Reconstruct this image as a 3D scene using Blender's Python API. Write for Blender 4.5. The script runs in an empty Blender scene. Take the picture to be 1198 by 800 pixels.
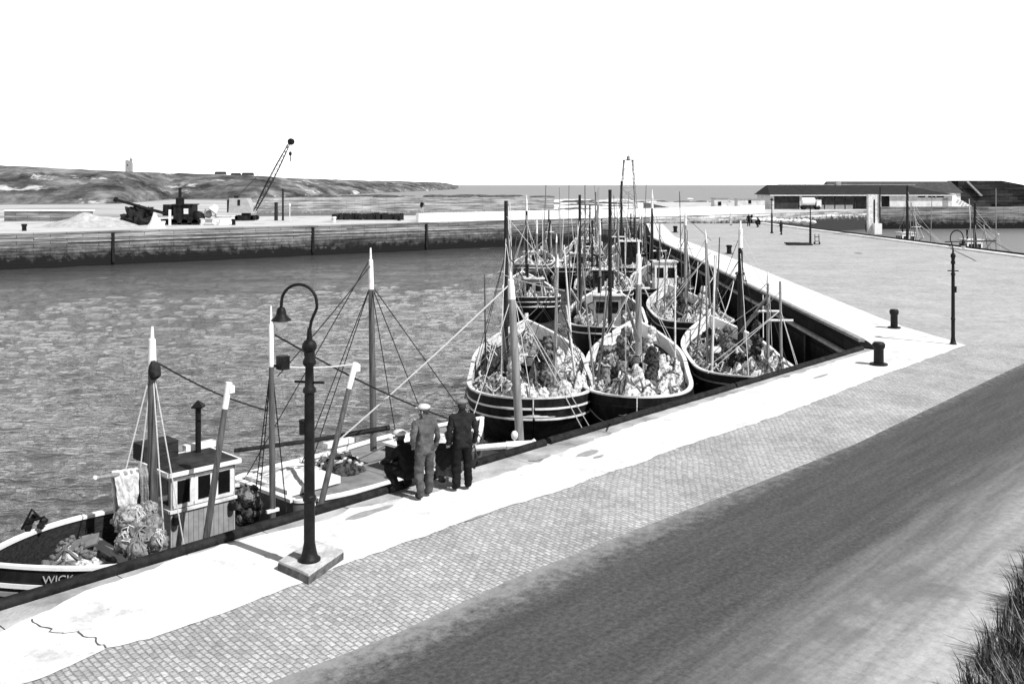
import bpy, math, random
from mathutils import Vector, Matrix, noise, geometry
R = math.radians
scene = bpy.context.scene
col = scene.collection
rnd = random.Random(7)
F, H = 1150.0, 5.9              # focal length in photo pixels, eye height above the quay
WZ = -3.4                       # water level
FZ = 0.55                       # far quay level

def gp(x, y, z=0.0):            # point of height z seen at photo pixel x, y
    d = F*(H-z)/(y-216.0)
    return Vector(((x-599)*d/F, d, z))
def at(x, y, d):                # point at distance d
    return Vector(((x-599)*d/F, d, H-(y-216.0)*d/F))
U = Vector((.675, .738, 0)); U.normalize()
N = Vector((-U.y, U.x, 0))
Q0 = Vector((-7.14, 13.82, 0))
C0 = Q0 + U*29.53               # inner corner of quay and jetty
def qp(a, b, z=0.0):            # along the quay, out over the water
    p = Q0 + U*a + N*b
    return Vector((p.x, p.y, z))

# ------------------------------------------------------------------ materials
MATS = {}
def nodes_of(m):
    m.use_nodes = True
    nt = m.node_tree
    return nt, nt.nodes, nt.links, nt.nodes['Principled BSDF']
def ramp(ns, stops):
    r = ns.new('ShaderNodeValToRGB')
    e = r.color_ramp.elements
    while len(e) < len(stops): e.new(0.5)
    for k, (p, v) in enumerate(stops):
        e[k].position = p; e[k].color = (v, v, v, 1)
    return r
def M(name, v, v2=None, scale=4.0, detail=6, rough=.75, bump=0.0, bscale=30.0, spec=.14, lo=.35, hi=.65, stretch=None, coords='Object', metal=0.0):
    if name in MATS: return MATS[name]
    m = bpy.data.materials.new(name); nt, ns, ln, b = nodes_of(m)
    b.inputs['Roughness'].default_value = rough
    b.inputs['Specular IOR Level'].default_value = spec
    b.inputs['Metallic'].default_value = metal
    tc = ns.new('ShaderNodeTexCoord'); src = tc.outputs['Object']
    if coords == 'World':
        src = ns.new('ShaderNodeNewGeometry').outputs['Position']
    if stretch:
        mp = ns.new('ShaderNodeMapping'); mp.inputs['Scale'].default_value = stretch
        ln.new(src, mp.inputs['Vector']); src = mp.outputs['Vector']
    if v2 is None: v2 = v*.7
    n = ns.new('ShaderNodeTexNoise'); n.inputs['Scale'].default_value = scale; n.inputs['Detail'].default_value = detail
    n.inputs['Roughness'].default_value = .62
    ln.new(src, n.inputs['Vector'])
    r = ramp(ns, [(lo, v2), (hi, v)]); ln.new(n.outputs['Fac'], r.inputs['Fac'])
    ln.new(r.outputs['Color'], b.inputs['Base Color'])
    if bump:
        n2 = ns.new('ShaderNodeTexNoise'); n2.inputs['Scale'].default_value = bscale; n2.inputs['Detail'].default_value = 5
        ln.new(src, n2.inputs['Vector'])
        bp = ns.new('ShaderNodeBump'); bp.inputs['Strength'].default_value = bump; bp.inputs['Distance'].default_value = .05
        ln.new(n2.outputs['Fac'], bp.inputs['Height']); ln.new(bp.outputs['Normal'], b.inputs['Normal'])
    MATS[name] = m
    return m
def math_node(ns, ln, op, a, b=None, clamp=False):
    n = ns.new('ShaderNodeMath'); n.operation = op; n.use_clamp = clamp
    for k, v in enumerate((a, b)):
        if v is None: continue
        if isinstance(v, (int, float)): n.inputs[k].default_value = v
        else: ln.new(v, n.inputs[k])
    return n.outputs[0]
def mix(ns, ln, fac, c1, c2):
    n = ns.new('ShaderNodeMix'); n.data_type = 'RGBA'
    def put(v, s):
        if isinstance(v, (int, float)): s.default_value = (v, v, v, 1)
        else: ln.new(v, s)
    if isinstance(fac, (int, float)): n.inputs[0].default_value = fac
    else: ln.new(fac, n.inputs[0])
    put(c1, n.inputs[6]); put(c2, n.inputs[7])
    return n.outputs[2]
def noise_node(ns, ln, src, scale, detail=5, rough=.6):
    n = ns.new('ShaderNodeTexNoise'); n.inputs['Scale'].default_value = scale; n.inputs['Detail'].default_value = detail
    n.inputs['Roughness'].default_value = rough
    ln.new(src, n.inputs['Vector']); return n.outputs['Fac']
def quay_coords(ns, ln):        # x along the quay, y across it, in metres
    g = ns.new('ShaderNodeNewGeometry')
    mp = ns.new('ShaderNodeMapping'); mp.vector_type = 'TEXTURE'
    mp.inputs['Location'].default_value = (Q0.x, Q0.y, 0)
    mp.inputs['Rotation'].default_value = (0, 0, math.atan2(U.y, U.x))
    ln.new(g.outputs['Position'], mp.inputs['Vector'])
    return mp.outputs['Vector']

def mat_setts():
    m = bpy.data.materials.new('granite_setts'); nt, ns, ln, b = nodes_of(m)
    v = quay_coords(ns, ln)
    wob = ns.new('ShaderNodeTexNoise'); wob.inputs['Scale'].default_value = .8; ln.new(v, wob.inputs['Vector'])
    add = ns.new('ShaderNodeVectorMath'); add.operation = 'MULTIPLY_ADD'
    ln.new(wob.outputs['Color'], add.inputs[0]); add.inputs[1].default_value = (.12, .12, 0); ln.new(v, add.inputs[2])
    sw = ns.new('ShaderNodeMapping'); sw.inputs['Rotation'].default_value = (0, 0, R(97)); ln.new(add.outputs[0], sw.inputs['Vector'])
    br = ns.new('ShaderNodeTexBrick'); ln.new(sw.outputs[0], br.inputs['Vector'])
    br.inputs['Scale'].default_value = 1; br.inputs['Brick Width'].default_value = .155; br.inputs['Row Height'].default_value = .088
    br.inputs['Mortar Size'].default_value = .016; br.inputs['Mortar Smooth'].default_value = .8
    br.inputs['Color1'].default_value = (.58,)*3+(1,); br.inputs['Color2'].default_value = (.38,)*3+(1,); br.inputs['Mortar'].default_value = (.29,)*3+(1,)
    big = ramp(ns, [(.3, .66), (.7, 1.06)]); ln.new(noise_node(ns, ln, v, .55, 6), big.inputs['Fac'])
    fine = ramp(ns, [(.32, .68), (.68, 1.25)]); ln.new(noise_node(ns, ln, v, 17, 4), fine.inputs['Fac'])
    mu = ns.new('ShaderNodeMix'); mu.data_type = 'RGBA'; mu.blend_type = 'MULTIPLY'; mu.inputs[0].default_value = 1
    ln.new(br.outputs['Color'], mu.inputs[6]); ln.new(big.outputs['Color'], mu.inputs[7])
    mu2 = ns.new('ShaderNodeMix'); mu2.data_type = 'RGBA'; mu2.blend_type = 'MULTIPLY'; mu2.inputs[0].default_value = 1
    ln.new(mu.outputs[2], mu2.inputs[6]); ln.new(fine.outputs['Color'], mu2.inputs[7])
    ln.new(mu2.outputs[2], b.inputs['Base Color'])
    b.inputs['Roughness'].default_value = .8
    bp = ns.new('ShaderNodeBump'); bp.inputs['Strength'].default_value = .7; bp.inputs['Distance'].default_value = .02; bp.invert = True
    ln.new(br.outputs['Fac'], bp.inputs['Height']); ln.new(bp.outputs['Normal'], b.inputs['Normal'])
    return m
def mat_road():
    m = bpy.data.materials.new('worn_asphalt'); nt, ns, ln, b = nodes_of(m)
    v = quay_coords(ns, ln)
    mp = ns.new('ShaderNodeMapping'); mp.inputs['Scale'].default_value = (.2, 2.6, 1); ln.new(v, mp.inputs['Vector'])
    st = ramp(ns, [(.25, .044), (.75, .09)]); ln.new(noise_node(ns, ln, mp.outputs[0], 1.6, 8, .65), st.inputs['Fac'])
    gr = ramp(ns, [(.34, .55), (.68, 1.5)]); ln.new(noise_node(ns, ln, v, 13, 7, .72), gr.inputs['Fac'])
    mu = ns.new('ShaderNodeMix'); mu.data_type = 'RGBA'; mu.blend_type = 'MULTIPLY'; mu.inputs[0].default_value = 1
    ln.new(st.outputs['Color'], mu.inputs[6]); ln.new(gr.outputs['Color'], mu.inputs[7])
    sep = ns.new('ShaderNodeSeparateXYZ'); ln.new(v, sep.inputs[0])
    # dusty verge on the landward side
    wn = noise_node(ns, ln, mp.outputs[0], .9, 7, .65)
    yy = math_node(ns, ln, 'MULTIPLY_ADD', wn, 3.0); yy.node.inputs[2].default_value = 0
    e = math_node(ns, ln, 'ADD', sep.outputs['Y'], yy)
    f1 = ns.new('ShaderNodeMapRange'); f1.interpolation_type = 'SMOOTHSTEP'; ln.new(e, f1.inputs['Value'])
    f1.inputs['From Min'].default_value = -5.9; f1.inputs['From Max'].default_value = -10.2
    dust = ramp(ns, [(.3, .36), (.7, .62)]); ln.new(noise_node(ns, ln, v, 7, 8, .7), dust.inputs['Fac'])
    c = mix(ns, ln, f1.outputs[0], mu.outputs[2], dust.outputs['Color'])
    # grit washed from the setts along the joint
    f2 = ns.new('ShaderNodeMapRange'); f2.interpolation_type = 'SMOOTHSTEP'
    e2 = math_node(ns, ln, 'MULTIPLY_ADD', noise_node(ns, ln, v, 4.5, 10, .78), 2.4); e2.node.inputs[2].default_value = -1.2
    ln.new(math_node(ns, ln, 'ADD', sep.outputs['Y'], e2), f2.inputs['Value']); f2.inputs['From Min'].default_value = -5.6; f2.inputs['From Max'].default_value = -4.5
    c = mix(ns, ln, f2.outputs[0], c, .27)
    # oil stains
    tot = None
    g = ns.new('ShaderNodeNewGeometry')
    wn2 = noise_node(ns, ln, g.outputs['Position'], 1.9, 5)
    for (px, py, rr) in ((1066, 684, .55), (1092, 690, .45), (978, 738, .42), (1005, 712, .26), (1040, 692, .4), (912, 789, .3), (1062, 668, .3)):
        p = gp(px, py)
        dn = ns.new('ShaderNodeVectorMath'); dn.operation = 'DISTANCE'; ln.new(g.outputs['Position'], dn.inputs[0]); dn.inputs[1].default_value = p
        q = math_node(ns, ln, 'MULTIPLY_ADD', wn2, 1.1*rr+.5); q.node.inputs[2].default_value = -.55*rr-.25
        dd = math_node(ns, ln, 'ADD', dn.outputs['Value'], q)
        mr = ns.new('ShaderNodeMapRange'); ln.new(dd, mr.inputs['Value'])
        mr.inputs['From Min'].default_value = rr*1.05; mr.inputs['From Max'].default_value = rr*.6
        tot = mr.outputs[0] if tot is None else math_node(ns, ln, 'MAXIMUM', tot, mr.outputs[0])
    k = math_node(ns, ln, 'MULTIPLY', tot, .4)
    c = mix(ns, ln, k, c, .11)
    ln.new(c, b.inputs['Base Color']); b.inputs['Roughness'].default_value = .82; b.inputs['Specular IOR Level'].default_value = .25
    bp = ns.new('ShaderNodeBump'); bp.inputs['Strength'].default_value = .4; bp.inputs['Distance'].default_value = .02
    ln.new(noise_node(ns, ln, v, 60, 3), bp.inputs['Height']); ln.new(bp.outputs['Normal'], b.inputs['Normal'])
    return m
def mat_masonry(name, hi, lo, weed=.03, tide=-1.9, bw=1.3, bh=.42, coords='Object', spread=.35):
    # coursed blocks in the local x-z plane, weed below the tide line
    m = bpy.data.materials.new(name); nt, ns, ln, b = nodes_of(m)
    tc = ns.new('ShaderNodeTexCoord'); sep = ns.new('ShaderNodeSeparateXYZ'); ln.new(tc.outputs['Object'], sep.inputs[0])
    cb = ns.new('ShaderNodeCombineXYZ'); ln.new(sep.outputs['X'], cb.inputs[0]); ln.new(sep.outputs['Z'], cb.inputs[1])
    br = ns.new('ShaderNodeTexBrick'); ln.new(cb.outputs[0], br.inputs['Vector'])
    br.inputs['Scale'].default_value = 1; br.inputs['Brick Width'].default_value = bw; br.inputs['Row Height'].default_value = bh
    br.inputs['Mortar Size'].default_value = .03; br.inputs['Color1'].default_value = (hi,)*3+(1,); br.inputs['Color2'].default_value = (lo,)*3+(1,)
    br.inputs['Mortar'].default_value = (lo*.35,)*3+(1,)
    st = ramp(ns, [(.36, .22), (.5, .8), (.64, 1.5)])
    mp = ns.new('ShaderNodeMapping'); mp.inputs['Scale'].default_value = (.09, .3, 1.5); ln.new(tc.outputs['Object'], mp.inputs['Vector'])
    ln.new(noise_node(ns, ln, mp.outputs[0], 1.2, 7, .7), st.inputs['Fac'])
    mu = ns.new('ShaderNodeMix'); mu.data_type = 'RGBA'; mu.blend_type = 'MULTIPLY'; mu.inputs[0].default_value = 1
    ln.new(br.outputs['Color'], mu.inputs[6]); ln.new(st.outputs['Color'], mu.inputs[7])
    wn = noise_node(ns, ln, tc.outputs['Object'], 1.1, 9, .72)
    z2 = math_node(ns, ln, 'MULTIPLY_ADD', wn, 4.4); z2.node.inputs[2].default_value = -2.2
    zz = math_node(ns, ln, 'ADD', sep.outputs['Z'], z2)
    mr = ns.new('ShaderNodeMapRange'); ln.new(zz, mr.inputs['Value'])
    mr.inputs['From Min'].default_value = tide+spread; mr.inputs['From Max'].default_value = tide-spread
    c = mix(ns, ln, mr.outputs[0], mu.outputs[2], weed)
    ln.new(c, b.inputs['Base Color']); b.inputs['Roughness'].default_value = .9; b.inputs['Specular IOR Level'].default_value = .06
    bp = ns.new('ShaderNodeBump'); bp.inputs['Strength'].default_value = .6; bp.inputs['Distance'].default_value = .06; bp.invert = True
    ln.new(br.outputs['Fac'], bp.inputs['Height']); ln.new(bp.outputs['Normal'], b.inputs['Normal'])
    return m
def mat_water(name, depth_v, scale, strength, rough, spec, dist=.12):
    m = bpy.data.materials.new(name); nt, ns, ln, b = nodes_of(m)
    g = ns.new('ShaderNodeNewGeometry')
    mp = ns.new('ShaderNodeMapping'); mp.inputs['Rotation'].default_value = (0, 0, R(12)); mp.inputs['Scale'].default_value = (.55, 1.25, 1)
    ln.new(g.outputs['Position'], mp.inputs['Vector'])
    a = noise_node(ns, ln, mp.outputs[0], scale, 3, .55)
    c = noise_node(ns, ln, mp.outputs[0], scale*.22, 3, .5)
    e = noise_node(ns, ln, mp.outputs[0], scale*.03, 2, .5)
    s = math_node(ns, ln, 'MULTIPLY_ADD', c, 1.6); ln.new(a, s.node.inputs[2])
    amp = ns.new('ShaderNodeMapRange'); ln.new(e, amp.inputs['Value'])
    amp.inputs['From Min'].default_value = .35; amp.inputs['From Max'].default_value = .65; amp.inputs['To Min'].default_value = .65; amp.inputs['To Max'].default_value = 1.1
    hgt = math_node(ns, ln, 'MULTIPLY', s, amp.outputs[0])
    bp = ns.new('ShaderNodeBump'); bp.inputs['Strength'].default_value = strength; bp.inputs['Distance'].default_value = dist
    ln.new(hgt, bp.inputs['Height']); ln.new(bp.outputs['Normal'], b.inputs['Normal'])
    b.inputs['Base Color'].default_value = (depth_v,)*3+(1,)
    b.inputs['Roughness'].default_value = rough; b.inputs['IOR'].default_value = 1.33
    b.inputs['Specular IOR Level'].default_value = spec
    return m
def mat_planks(name, hi, lo, width=.12, axis='X', rough=.7):
    m = bpy.data.materials.new(name); nt, ns, ln, b = nodes_of(m)
    tc = ns.new('ShaderNodeTexCoord'); sep = ns.new('ShaderNodeSeparateXYZ'); ln.new(tc.outputs['Object'], sep.inputs[0])
    k = math_node(ns, ln, 'DIVIDE', sep.outputs[axis], width)
    fr = math_node(ns, ln, 'FRACT', k)
    fl = math_node(ns, ln, 'FLOOR', k)
    wn = ns.new('ShaderNodeTexWhiteNoise'); wn.noise_dimensions = '1D'; ln.new(fl, wn.inputs['W'])
    r = ramp(ns, [(0, lo), (1, hi)]); ln.new(wn.outputs['Value'], r.inputs['Fac'])
    seam = math_node(ns, ln, 'LESS_THAN', fr, .1)
    nn = ramp(ns, [(.35, .7), (.7, 1.1)]); ln.new(noise_node(ns, ln, tc.outputs['Object'], 5, 6, .65), nn.inputs['Fac'])
    mu = ns.new('ShaderNodeMix'); mu.data_type = 'RGBA'; mu.blend_type = 'MULTIPLY'; mu.inputs[0].default_value = 1
    ln.new(r.outputs['Color'], mu.inputs[6]); ln.new(nn.outputs['Color'], mu.inputs[7])
    c = mix(ns, ln, seam, mu.outputs[2], lo*.35)
    ln.new(c, b.inputs['Base Color']); b.inputs['Roughness'].default_value = rough; b.inputs['Specular IOR Level'].default_value = .25
    return m

BLACK = M('black_paint', .03, .006, 2.5, rough=.6, spec=.12, bump=.15, stretch=(1, 1, .5), lo=.4, hi=.75)
IRON = M('painted_iron', .014, .006, 6, rough=.5, spec=.16, bump=.2)
HULLG = M('grey_hull_paint', .16, .07, 1.5, rough=.55)
WHITE = M('white_paint', .8, .62, 5, rough=.5, lo=.25, hi=.5)
DIRTYW = M('weathered_white_paint', .72, .4, 3, rough=.65, lo=.3, hi=.55)
WOOD = M('varnished_spar', .3, .17, 3, rough=.45, stretch=(6, 6, .6), spec=.4)
DWOOD = M('dark_timber', .04, .014, 4, rough=.75, bump=.4, bscale=12, stretch=(1, 5, 5))
TIMBER = M('tarred_timber', .022, .006, 5, rough=.7, bump=.5, bscale=14)
DWN = M('dark_varnished_spar', .13, .05, 3, rough=.5, stretch=(6, 6, .6), spec=.4)
DECK = mat_planks('deck_planks', .19, .09, .12, 'Y')
GREYP = M('grey_paint', .3, .2, 4, rough=.6)
CANVAS = M('pale_canvas', .75, .5, 6, rough=.9, bump=.4, bscale=25)
ROPE = M('pale_rope', .6, .45, 20, rough=.9)
DROPE = M('tarred_rope', .03, .015, 20, rough=.8)
NETW = M('pale_net', .72, .12, 9, rough=.95, bump=.7, bscale=26, lo=.38, hi=.56, detail=9)
NETB = M('brown_net', .26, .025, 7, rough=.95, bump=.7, bscale=26, lo=.4, hi=.6, detail=9)
NETD = M('dark_net', .09, .01, 9, rough=.95, bump=.7, bscale=26, lo=.4, hi=.6, detail=9)
GLASS = M('dark_glass', .01, .006, 2, rough=.08, spec=.6)
def mat_conc():
    m = bpy.data.materials.new('white_concrete'); nt, ns, ln, b = nodes_of(m); MATS['white_concrete'] = m
    g = ns.new('ShaderNodeNewGeometry').outputs['Position']
    a = ramp(ns, [(.3, .36), (.42, .64), (.6, .8)]); ln.new(noise_node(ns, ln, g, .8, 9, .68), a.inputs['Fac'])
    d = ramp(ns, [(.3, .55), (.42, 1.0)]); ln.new(noise_node(ns, ln, g, 9, 6, .7), d.inputs['Fac'])
    e = ramp(ns, [(.27, .4), (.33, 1.0)]); ln.new(noise_node(ns, ln, g, 30, 2), e.inputs['Fac'])
    c = a.outputs['Color']
    for q in (d, e):
        mu = ns.new('ShaderNodeMix'); mu.data_type = 'RGBA'; mu.blend_type = 'MULTIPLY'; mu.inputs[0].default_value = .8
        ln.new(c, mu.inputs[6]); ln.new(q.outputs['Color'], mu.inputs[7]); c = mu.outputs[2]
    ln.new(c, b.inputs['Base Color']); b.inputs['Roughness'].default_value = .9
    bp = ns.new('ShaderNodeBump'); bp.inputs['Strength'].default_value = .4; bp.inputs['Distance'].default_value = .02
    ln.new(noise_node(ns, ln, g, 25, 5), bp.inputs['Height']); ln.new(bp.outputs['Normal'], b.inputs['Normal'])
    return m
CONC = mat_conc()
STONE = M('grey_stone', .42, .24, 3, rough=.85, bump=.5, bscale=18)
PLINTH = M('plinth_stone', .62, .3, 3.5, rough=.85, bump=.4, bscale=18)
COPING = M('coping_stone', .5, .2, 1.1, rough=.85, bump=.4, bscale=18, lo=.32, hi=.62, detail=9, coords='World')
def mat_jetty():
    m = bpy.data.materials.new('jetty_paving'); nt, ns, ln, b = nodes_of(m)
    g = ns.new('ShaderNodeNewGeometry').outputs['Position']; c = None
    for sc_, lo_, hi_, a_, b_ in ((.28, .35, .65, .82, 1.06), (1.6, .35, .65, .8, 1.12), (6, .3, .7, .7, 1.25)):
        r = ramp(ns, [(lo_, a_*.62), (hi_, b_*.62)]); ln.new(noise_node(ns, ln, g, sc_, 8, .68), r.inputs['Fac'])
        if c is None: c = r.outputs['Color']; continue
        mu = ns.new('ShaderNodeMix'); mu.data_type = 'RGBA'; mu.blend_type = 'MULTIPLY'; mu.inputs[0].default_value = 1
        sc2 = ns.new('ShaderNodeMix'); sc2.data_type = 'RGBA'; sc2.blend_type = 'MULTIPLY'; sc2.inputs[0].default_value = 1
        ln.new(r.outputs['Color'], sc2.inputs[6]); sc2.inputs[7].default_value = (1.6, 1.6, 1.6, 1)
        ln.new(c, mu.inputs[6]); ln.new(sc2.outputs[2], mu.inputs[7]); c = mu.outputs[2]
    s2 = ns.new('ShaderNodeMix'); s2.data_type = 'RGBA'; s2.blend_type = 'MULTIPLY'; s2.inputs[0].default_value = 1; ln.new(c, s2.inputs[6]); s2.inputs[7].default_value = (.66, .66, .66, 1)
    ln.new(s2.outputs[2], b.inputs['Base Color']); b.inputs['Roughness'].default_value = .9
    bp = ns.new('ShaderNodeBump'); bp.inputs['Strength'].default_value = .4; bp.inputs['Distance'].default_value = .04
    ln.new(noise_node(ns, ln, g, 7, 6), bp.inputs['Height']); ln.new(bp.outputs['Normal'], b.inputs['Normal'])
    return m
JETTY = mat_jetty()
SLATE = M('slate_roof', .04, .018, 2, rough=.7, bump=.3, bscale=6, stretch=(.4, 1, 4))
HARLW = M('whitewashed_wall', .6, .38, .8, rough=.85, lo=.3, hi=.55)
SKIN = M('weathered_skin', .4, .3, 10, rough=.6)
MET = M('bare_metal', .3, .15, 8, rough=.4, metal=.6)
COAL = M('coal', .03, .01, 6, rough=.7, bump=1, bscale=8)
WALLM = mat_masonry('quay_masonry', .2, .12, .018, -1.6)
FARM = mat_masonry('far_quay_masonry', .3, .2, .016, -1.5, 3.4, .36, spread=.9)
SHEDM = mat_masonry('shed_quay_masonry', .62, .4, .05, -.6, 1.6, .5)
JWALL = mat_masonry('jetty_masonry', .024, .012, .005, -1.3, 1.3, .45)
SETTS = mat_setts(); ROAD = mat_road()

# ------------------------------------------------------------------ mesh helper
class MB:
    def __init__(s): s.v = []; s.f = []; s.m = []; s.mi = 0
    def add(s, vs, fs):
        o = len(s.v); s.v += [Vector(v) for v in vs]
        for f in fs: s.f.append([i+o for i in f]); s.m.append(s.mi)
    def box(s, c, size, rot=None, taper=1.0):
        hx, hy, hz = size[0]/2, size[1]/2, size[2]/2
        vs = []
        for z in (-1, 1):
            k = taper if z > 0 else 1
            for x, y in ((-1, -1), (1, -1), (1, 1), (-1, 1)):
                p = Vector((x*hx*k, y*hy*k, z*hz))
                if rot: p = rot @ p
                vs.append(p+Vector(c))
        s.add(vs, [(3, 2, 1, 0), (4, 5, 6, 7), (0, 1, 5, 4), (1, 2, 6, 5), (2, 3, 7, 6), (3, 0, 4, 7)])
        return s
    def tube(s, pts, rad, n=8, cap=True, flat=1.0):
        pts = [Vector(p) for p in pts]; k = len(pts)
        if not hasattr(rad, '__len__'): rad = [rad]*k
        vs = []; prev = None
        for i, p in enumerate(pts):
            t = (pts[min(i+1, k-1)]-pts[max(i-1, 0)])
            if t.length < 1e-6: t = Vector((0, 0, 1))
            t.normalize()
            if prev is None:
                a = Vector((0, 0, 1)) if abs(t.z) < .9 else Vector((1, 0, 0))
            else: a = prev
            x = (a - t*a.dot(t)).normalized(); y = t.cross(x); prev = x
            for j in range(n):
                w = 2*math.pi*j/n
                vs.append(p + x*math.cos(w)*rad[i] + y*math.sin(w)*rad[i]*flat)
        fs = []
        for i in range(k-1):
            for j in range(n):
                fs.append((i*n+j, i*n+(j+1) % n, (i+1)*n+(j+1) % n, (i+1)*n+j))
        if cap:
            fs.append(tuple(range(n-1, -1, -1))); fs.append(tuple((k-1)*n+j for j in range(n)))
        s.add(vs, fs); return s
    def lathe(s, prof, c=(0, 0, 0), n=16):
        vs = []; fs = []; c = Vector(c)
        for r, z in prof:
            for j in range(n):
                w = 2*math.pi*j/n; vs.append(c+Vector((r*math.cos(w), r*math.sin(w), z)))
        for i in range(len(prof)-1):
            for j in range(n): fs.append((i*n+j, i*n+(j+1) % n, (i+1)*n+(j+1) % n, (i+1)*n+j))
        fs.append(tuple(range(n-1, -1, -1))); fs.append(tuple((len(prof)-1)*n+j for j in range(n)))
        s.add(vs, fs); return s
    def ball(s, c, r, n=12, sq=(1, 1, 1), rot=None, lump=0, seed=0, fr=2.0):
        vs = []; fs = []; c = Vector(c); m = n//2+1
        for i in range(m+1):
            th = math.pi*i/m
            for j in range(n):
                w = 2*math.pi*j/n
                p = Vector((math.sin(th)*math.cos(w), math.sin(th)*math.sin(w), math.cos(th)))
                k = 1
                if lump: k = 1+lump*noise.noise(p*fr+Vector((seed*7.3, seed*3.1, seed)))
                p = Vector((p.x*sq[0], p.y*sq[1], p.z*sq[2]))*r*k
                if rot: p = rot @ p
                vs.append(c+p)
        for i in range(m):
            for j in range(n): fs.append((i*n+j, (i+1)*n+j, (i+1)*n+(j+1) % n, i*n+(j+1) % n))
        s.add(vs, fs); return s
    def grid(s, fn, nu, nv, closed=False):
        vs = [fn(i/(nu-1), j/(nv-1)) for i in range(nu) for j in range(nv)]
        fs = [(i*nv+j, (i+1)*nv+j, (i+1)*nv+j+1, i*nv+j+1) for i in range(nu-1) for j in range(nv-1)]
        s.add(vs, fs); return s
    def poly(s, pts, z=None):
        pts = [Vector(p) for p in pts]
        tris = geometry.tessellate_polygon([pts])
        out = []
        for t in tris:
            a, b, c = (pts[i] for i in t)
            out.append(t if (b-a).cross(c-a).z > 0 else (t[0], t[2], t[1]))
        s.add(pts, out); return s
    def prism(s, pts, z0, z1):
        n = len(pts); area = sum(pts[i][0]*pts[(i+1) % n][1]-pts[(i+1) % n][0]*pts[i][1] for i in range(n))
        if area < 0: pts = pts[::-1]
        lo = [(p[0], p[1], z0) for p in pts]; hi = [(p[0], p[1], z1) for p in pts]
        s.add(lo+hi, [(i, (i+1) % n, n+(i+1) % n, n+i) for i in range(n)] + [tuple(range(n-1, -1, -1)), tuple(range(n, 2*n))])
        return s
    def build(s, name, mat, parent=None, smooth=True, loc=None, rz=None, angle=40):
        me = bpy.data.meshes.new(name)
        me.from_pydata([tuple(v) for v in s.v], [], s.f); me.validate(); me.update()
        mats = mat if isinstance(mat, (list, tuple)) else [mat]
        for m in mats: me.materials.append(m)
        if len(mats) > 1 and len(me.polygons) == len(s.m): me.polygons.foreach_set('material_index', s.m)
        if smooth:
            me.polygons.foreach_set('use_smooth', [True]*len(me.polygons))
            try: me.set_sharp_from_angle(angle=R(angle))
            except Exception: pass
        o = bpy.data.objects.new(name, me); col.objects.link(o)
        if parent is not None: o.parent = parent
        if loc is not None: o.location = loc
        if rz is not None: o.rotation_euler.z = rz
        return o
def tag(o, label=None, cat=None, group=None, kind=None):
    if label: o['label'] = label
    if cat: o['category'] = cat
    if group: o['group'] = group
    if kind: o['kind'] = kind
    return o
def thing(name, loc, label, cat, group=None, rz=0.0):
    o = bpy.data.objects.new(name, None); col.objects.link(o); o.empty_display_size = .3
    o.location = loc; o.rotation_euler.z = rz
    return tag(o, label, cat, group)
def copy_tree(o, parent=None):
    c = o.copy(); col.objects.link(c)
    if parent is not None: c.parent = parent
    for ch in list(o.children): copy_tree(ch, c)
    return c
def zrot(a): return Matrix.Rotation(a, 3, 'Z')
def spline(pts, k=6):
    pts = [Vector(p) for p in pts]; out = []
    for i in range(len(pts)-1):
        p0, p1, p2, p3 = pts[max(i-1, 0)], pts[i], pts[i+1], pts[min(i+2, len(pts)-1)]
        for j in range(k):
            t = j/k
            out.append(.5*((2*p1)+(p2-p0)*t+(2*p0-5*p1+4*p2-p3)*t*t+(3*p1-p0-3*p2+p3)*t**3))
    out.append(pts[-1]); return out

# ------------------------------------------------------------------ ground, water, land
J1, J2, J3, J4 = Vector((15.28, 111, 0)), Vector((19.3, 150, 0)), Vector((38.4, 150, 0)), Vector((42.0, 81, 0))
CW = .95                                     # coping width kept by the walls
land = [qp(-45, -CW), qp(29.53-.4, -CW), C0+Vector((CW+.2, 0, 0)), J1+Vector((CW, 0, 0)), J2+Vector((CW, -CW, 0)), J3+Vector((-CW, -CW, 0)), J4+Vector((-CW, 0, 0)), Vector((44.1, 20, 0)),
        Vector((90, 10, 0)), Vector((90, -60, 0)), Vector((-80, -60, 0))]
tag(MB().poly(land).build('quay_ground', SETTS, smooth=False), 'ground paved with small granite setts', kind='structure')
# jetty surface
e1, e2 = gp(1130, 404), Vector((44.0, 36.4, 0))
inner = [gp(1130, 404), gp(1056, 382), gp(1027, 371), gp(980, 352), gp(864, 305), Vector((18.4, 111, 0)), Vector((22.5, 147, 0))]
jp = [Vector((p.x, p.y, .004)) for p in inner] + [Vector((37.4, 149, .004)), Vector((41, 81, .004)), Vector((43, 36, .004))]
tag(MB().poly(jp).build('jetty_surface', JETTY, smooth=False), 'level grey paved surface of the jetty', kind='structure')
# road
rb = [gp(150, 880), gp(320, 797), gp(460, 743), gp(600, 677), gp(700, 637), gp(790, 602), gp(900, 560), gp(1000, 520), gp(1198, 425), gp(1330, 385)]
rp = [Vector((p.x, p.y, .008)) for p in rb] + [Vector((34, 26, .008)), Vector((20, 8, .008)), Vector((8, -8, .008)), Vector((-12, -8, .008))]
tag(MB().poly(rp).build('road', ROAD, smooth=False), 'dark worn road along the quay', kind='structure')
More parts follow.
